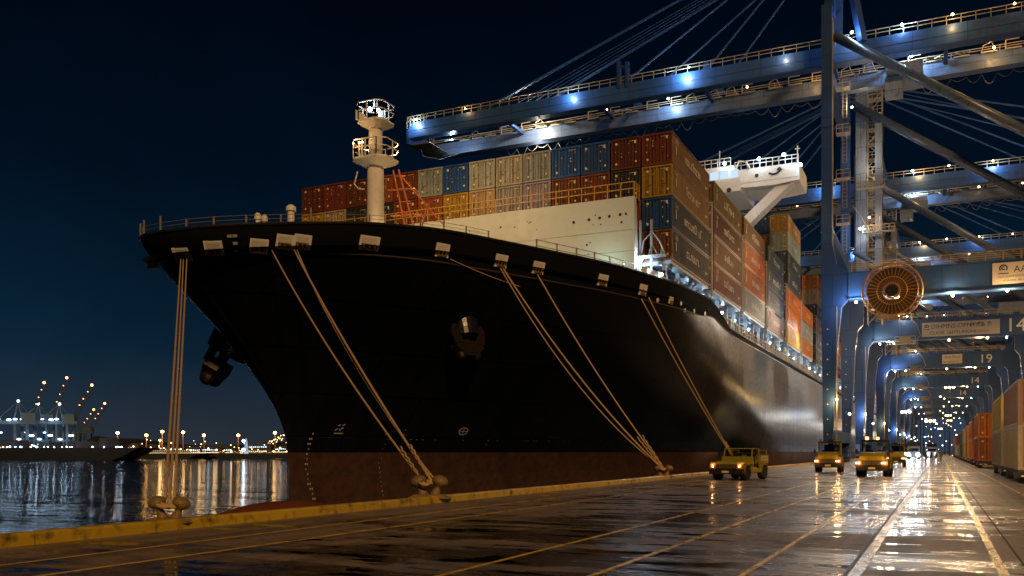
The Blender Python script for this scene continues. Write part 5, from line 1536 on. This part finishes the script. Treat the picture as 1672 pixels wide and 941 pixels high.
mb = MB(); p0 = d * 10 + nrm * .3; p1 = d * (L - 12) + nrm * .3; mb.beam(p0 + Vector((0, 0, 1.3)), p1 + Vector((0, 0, 1.3)), 10, 2.4); mb.build('superstructure', M['far_bld'], T)
T, d, nrm, L = hull_box(318, 500, 590, 0.2, 5, 'low lit pier barge running along the far shore behind the stem', 'barge', 'barge', M['far_hull'])
mb = MB()
for i in range(44):
    p0 = d * (2 + i * 1.6) + Vector((0, 0, .9 + .5 * (i % 3 == 0))); mb.beam(p0, p0 + d * rr_.uniform(.3, 1.1), .5, .35)
mb.build('lit_window', emit('pier windows', (1, .70, .36), 1.1), T)

# far shore cranes
def far_crane(u, D, hb, tip_u, tip_v, label, lit=True, sc=1.0):
    base = far(u, D, -1.2); T = empty('harbour_crane', base, TH, label, 'crane', 'harbour cranes on the far shore')
    px = D / F
    m_ = M['far_crane'] if lit else M['far_crane_unlit']  # unlit cranes take a darker copy of the paint, shade in the colour
    W = 36 * px * sc
    mb = MB()
    H = hb
    for x in (0, W * .5): 
        for y in (0, 14): mb.beam((x, y, 0), (x * .94 + .02 * W, y, H), 2.0 * sc, 2.0 * sc)
    mb.build('leg', m_, T)
    mb = MB(); mb.box(-W * .9, W * .95, 0, 3, H, H + 3.2 * sc); mb.box(-2, W * .5 + 2, 0, 2, H * .42, H * .42 + 2); mb.build('girder', m_, T)
    mb = MB(); mb.box(W * .25, W * .8, 0, 8, H + 3.2 * sc, H + 10 * sc); mb.build('machinery_house', m_, T)
    ap = Vector((W * .1, 2, H + (44 * px) * sc * .75)); mb = MB()
    mb.beam((-2, 2, H + 3), ap, .9, .9); mb.beam((W * .25, 2, H + 3), ap, .9, .9); mb.beam((-W * .8, 2, H + 3), ap, .4, .4); mb.beam((W * .75, 2, H + 3), ap, .4, .4)
    mb.build('apex_frame', m_, T)
    tip = far(tip_u, D, CAMH + (737 - tip_v) / F * D) - base; tip = Matrix.Rotation(-TH, 3, 'Z') @ tip
    mb = MB(); b0 = Vector((W * .55, 2, H + 3)); b1 = b0 + Vector((4.5, 0, 0))
    mb.beam(b0, tip, .7, .7); mb.beam(b1, tip + Vector((2, 0, -2)), .7, .7)
    for i in range(9):
        q0 = b0.lerp(tip, (i + .3) / 9.5); q1 = b1.lerp(tip + Vector((2, 0, -2)), (i + .9) / 9.5); mb.beam(q0, q1, .35, .35)
    mb.beam(ap, b0.lerp(tip, .55), .35, .35); mb.build('raised_boom', M['far_crane_unlit'], T)
    mb = MB(); mb.ball(tip, 1.3, 8)
    for q in (.45, .62, .82): mb.ball(b0.lerp(tip, q), .55, 6)
    mb.build('beacon', M['e_red'], T)
    if lit:
        mb = MB(); mb.ball(ap, 1.3, 8)
        for (x, z, r_) in ((-W * .6, H + 5, 1.0), (-W * .2, H + 4.5, 1.6), (W * .05, H + 5, 1.4), (W * .7, H * .62, 1.7), (W * .2, H * .5, 1.4), (-W * .5, H * .72, .9)): mb.ball((x, -1.5, z), r_, 8, 1.6, 1, .6)
        mb.build('floodlight', M['e_far'], T)
        for (x, z) in ((-W * .3, H + 9), (W * .55, H * .6), (W * .1, H * .3)):
            p_ = base + Matrix.Rotation(TH, 3, 'Z') @ Vector((x, -7, z)); lamp('POINT', p_, 700, (.36, .68, 1), 1.5)
    return T
M['far_crane'] = paint('far crane paint', (.10, .19, .30), .6)
M['far_crane_unlit'] = paint('far crane dark', (.05, .08, .12), .7)
M['e_far'] = emit('far cool floodlights', (.62, .82, 1), 8)
M['e_farw'] = emit('far sodium lamps', (1, .50, .14), 22)
far_crane(24, 900, 30, 72, 625, 'far harbour crane at the extreme left, brightly lit with raised lattice boom', True, 1.15)
far_crane(58, 930, 31, 109, 617, 'far harbour crane with the tallest raised boom, second from left', True)
far_crane(92, 900, 30, 150, 629, 'brightly lit far harbour crane, third from left', True)
far_crane(128, 1050, 24, 171, 659, 'dim far harbour crane with a red tip light, rightmost of the group', False, .7)
far_crane(112, 1100, 22, 153, 669, 'small unlit far harbour crane between its brighter neighbours', False, .6)

# shore lamps
shore_lamps = [(192, 707), (239, 711), (265, 705), (261, 719), (299, 706), (333, 711), (389, 711), (449, 707)]
for i, (u, v) in enumerate(shore_lamps):
    D = 660; z = CAMH + (737 - v) / F * D; p = far(u, D, -1.2)
    T = empty('street_lamp', p, 0, f'tall sodium street lamp on the far shore, {ORD[i]} from the left', 'street lamp', 'sodium lamps on the far shore')
    mb = MB(); mb.tube((0, 0, 0), (0, 0, z + 1.2), .35, 6, .2); mb.build('pole', paint('lit pole', (.4, .25, .12), .6) if i == 0 else bpy.data.materials['lit pole'], T)
    mb = MB(); mb.ball((0, 0, z + 1.2), 1.15 if i not in (3,) else .8, 10, 1, 1, .8); mb.build('lamp_head', M['e_farw'], T)
    lamp('POINT', p + Vector((0, 0, z)) + (-p).normalized() * 3, 1500, (1, .50, .14), 1.3)
# lights on the ferry and pier facing the water
for (u, z) in ((230, 2), (262, 2.5), (284, 2.5), (300, 2.5), (326, 2), (350, 2), (398, 3), (402, 5), (448, 3)):
    lamp('POINT', far(u, 545, z), 170, (1, .6, .25), .8)
lamp('POINT', far(22, 440, 7), 200, (.5, .76, 1), 1.5); lamp('POINT', far(75, 440, 8), 450, (.5, .76, 1), 1.5); lamp('POINT', far(126, 440, 8), 450, (.5, .76, 1), 1.5)
# glowing white tower
T = empty('lit_tower', far(402, 700, -1.2), 0, 'slender floodlit white tower glowing blue on the far shore', 'tower')
mb = MB(); mb.lathe([(1.9, 0), (1.6, 4), (1.2, 8), (.8, 11), (.3, 13)], (0, 0, 0), 12); mb.build('shaft', emit('floodlit tower', (.40, .58, .78), .7), T)  # shaft emits by itself to look floodlit
mb = MB(); mb.ball((0, -3, 11), 1.2, 8); mb.ball((0, -3, 4), 1.4, 8); mb.build('floodlight', M['e_far'], T)
# buildings, each with its lit windows
M['win_w'] = emit('warm windows', (1, .66, .34), 2.6); M['win_c'] = emit('cool windows', (.62, .8, 1), 2.6)
bl = []
for i in range(40):
    u = 2 + i * 11.8 + rr_.uniform(-4, 4)
    if 228 < u < 236: continue
    D = rr_.uniform(680, 1000) if u > 150 else rr_.uniform(780, 900)
    bl.append((u, D, rr_.uniform(7, 20), rr_.uniform(3.5, 8.5)))
for i, (u, D, w_, h) in enumerate(sorted(bl)):
    T = empty('dock_building', far(u, D, -1.2), TH, f'low lit dockside building on the far shore, number {ORD[i] if i < 20 else ORD[i - 20]} of the {"left" if i < 20 else "right"} half', 'building', 'buildings on the far shore')
    T['label'] = f'low dockside building across the water, {ORD[i % 20]} from left in {"left" if i < 20 else "right"} half of skyline'
    mb = MB(); mb.box(-w_ / 2, w_ / 2, 0, 12, 0, h); mb.prism([(-w_ / 2 - .3, h), (w_ / 2 + .3, h), (0, h + 1.6)], -.2, 12.2); mb.build('wall', M['far_bld'], T)
    for cm in (0, 1):
        mb = MB()
        for k_ in range(int(w_ * .55)):
            mb.box(-w_ / 2 + .4 + k_ * 1.6, -w_ / 2 + .4 + k_ * 1.6 + rr_.uniform(.5, 1.1), -.12, -.05, h * (.30 + .4 * cm), h * (.30 + .4 * cm) + rr_.uniform(.5, .9))
        mb.build('window', M['win_c'] if (cm + (u < 190)) % 2 else M['win_w'], T)
# scattered small lamps (shore street lights too many to tell apart)
mb = MB(); mc = MB()
for i in range(290):
    u = rr_.uniform(0, 470); D = rr_.uniform(650, 1100); v = 737 - abs(rr_.gauss(0, 7)) + 1; z = CAMH + (737 - v) / F * D
    (mb if (rr_.random() < (.75 if u > 180 else .35)) else mc).ball(far(u, D, max(z, .5)), rr_.uniform(.25, .62), 6)
for i in range(34):
    t = i / 33; u = 418 + 46 * t; v = 735 - 22 * t + rr_.uniform(-4, 4); mb.ball(far(u, 1500, CAMH + (737 - v) / F * 1500), .7, 6)
tag(mb.build('distant_lamps', emit('distant warm', (1, .55, .2), 9)), 'scattered warm town lights on the far shore', 'lights', None, 'stuff')
tag(mc.build('distant_lamps', emit('distant cool', (.7, .85, 1), 7)), 'scattered cool dock lights on the far shore', 'lights', None, 'stuff')
# same for the end of the quay
mb = MB(); mc = MB()
for i in range(46):
    y = rr_.uniform(330, 950); x = rr_.uniform(-13, 13); z = rr_.uniform(3, 26)
    (mb if rr_.random() < .72 else mc).ball((x, y, z), rr_.uniform(.14, .34), 8)
tag(mb.build('distant_lamps', emit('distant warm b', (1, .62, .3), 12)), 'scattered warm lights far down the quay', 'lights', None, 'stuff')
tag(mc.build('distant_lamps', emit('distant cool b', (.7, .85, 1), 12)), 'scattered cool lights far down the quay', 'lights', None, 'stuff')

# ------------------------------------------------------------------ render settings
scene.view_settings.view_transform = 'Standard'; scene.view_settings.look = 'None'; scene.view_settings.exposure = 0
scene.render.engine = 'CYCLES'
cy = scene.cycles
cy.use_denoising = True
try: cy.denoiser = 'OPENIMAGEDENOISE'
except Exception: pass
cy.max_bounces = 5; cy.diffuse_bounces = 2; cy.glossy_bounces = 3; cy.transmission_bounces = 2
cy.sample_clamp_indirect = 4; cy.sample_clamp_direct = 0
cy.caustics_reflective = False; cy.caustics_refractive = False
try: cy.use_light_tree = True
except Exception: pass
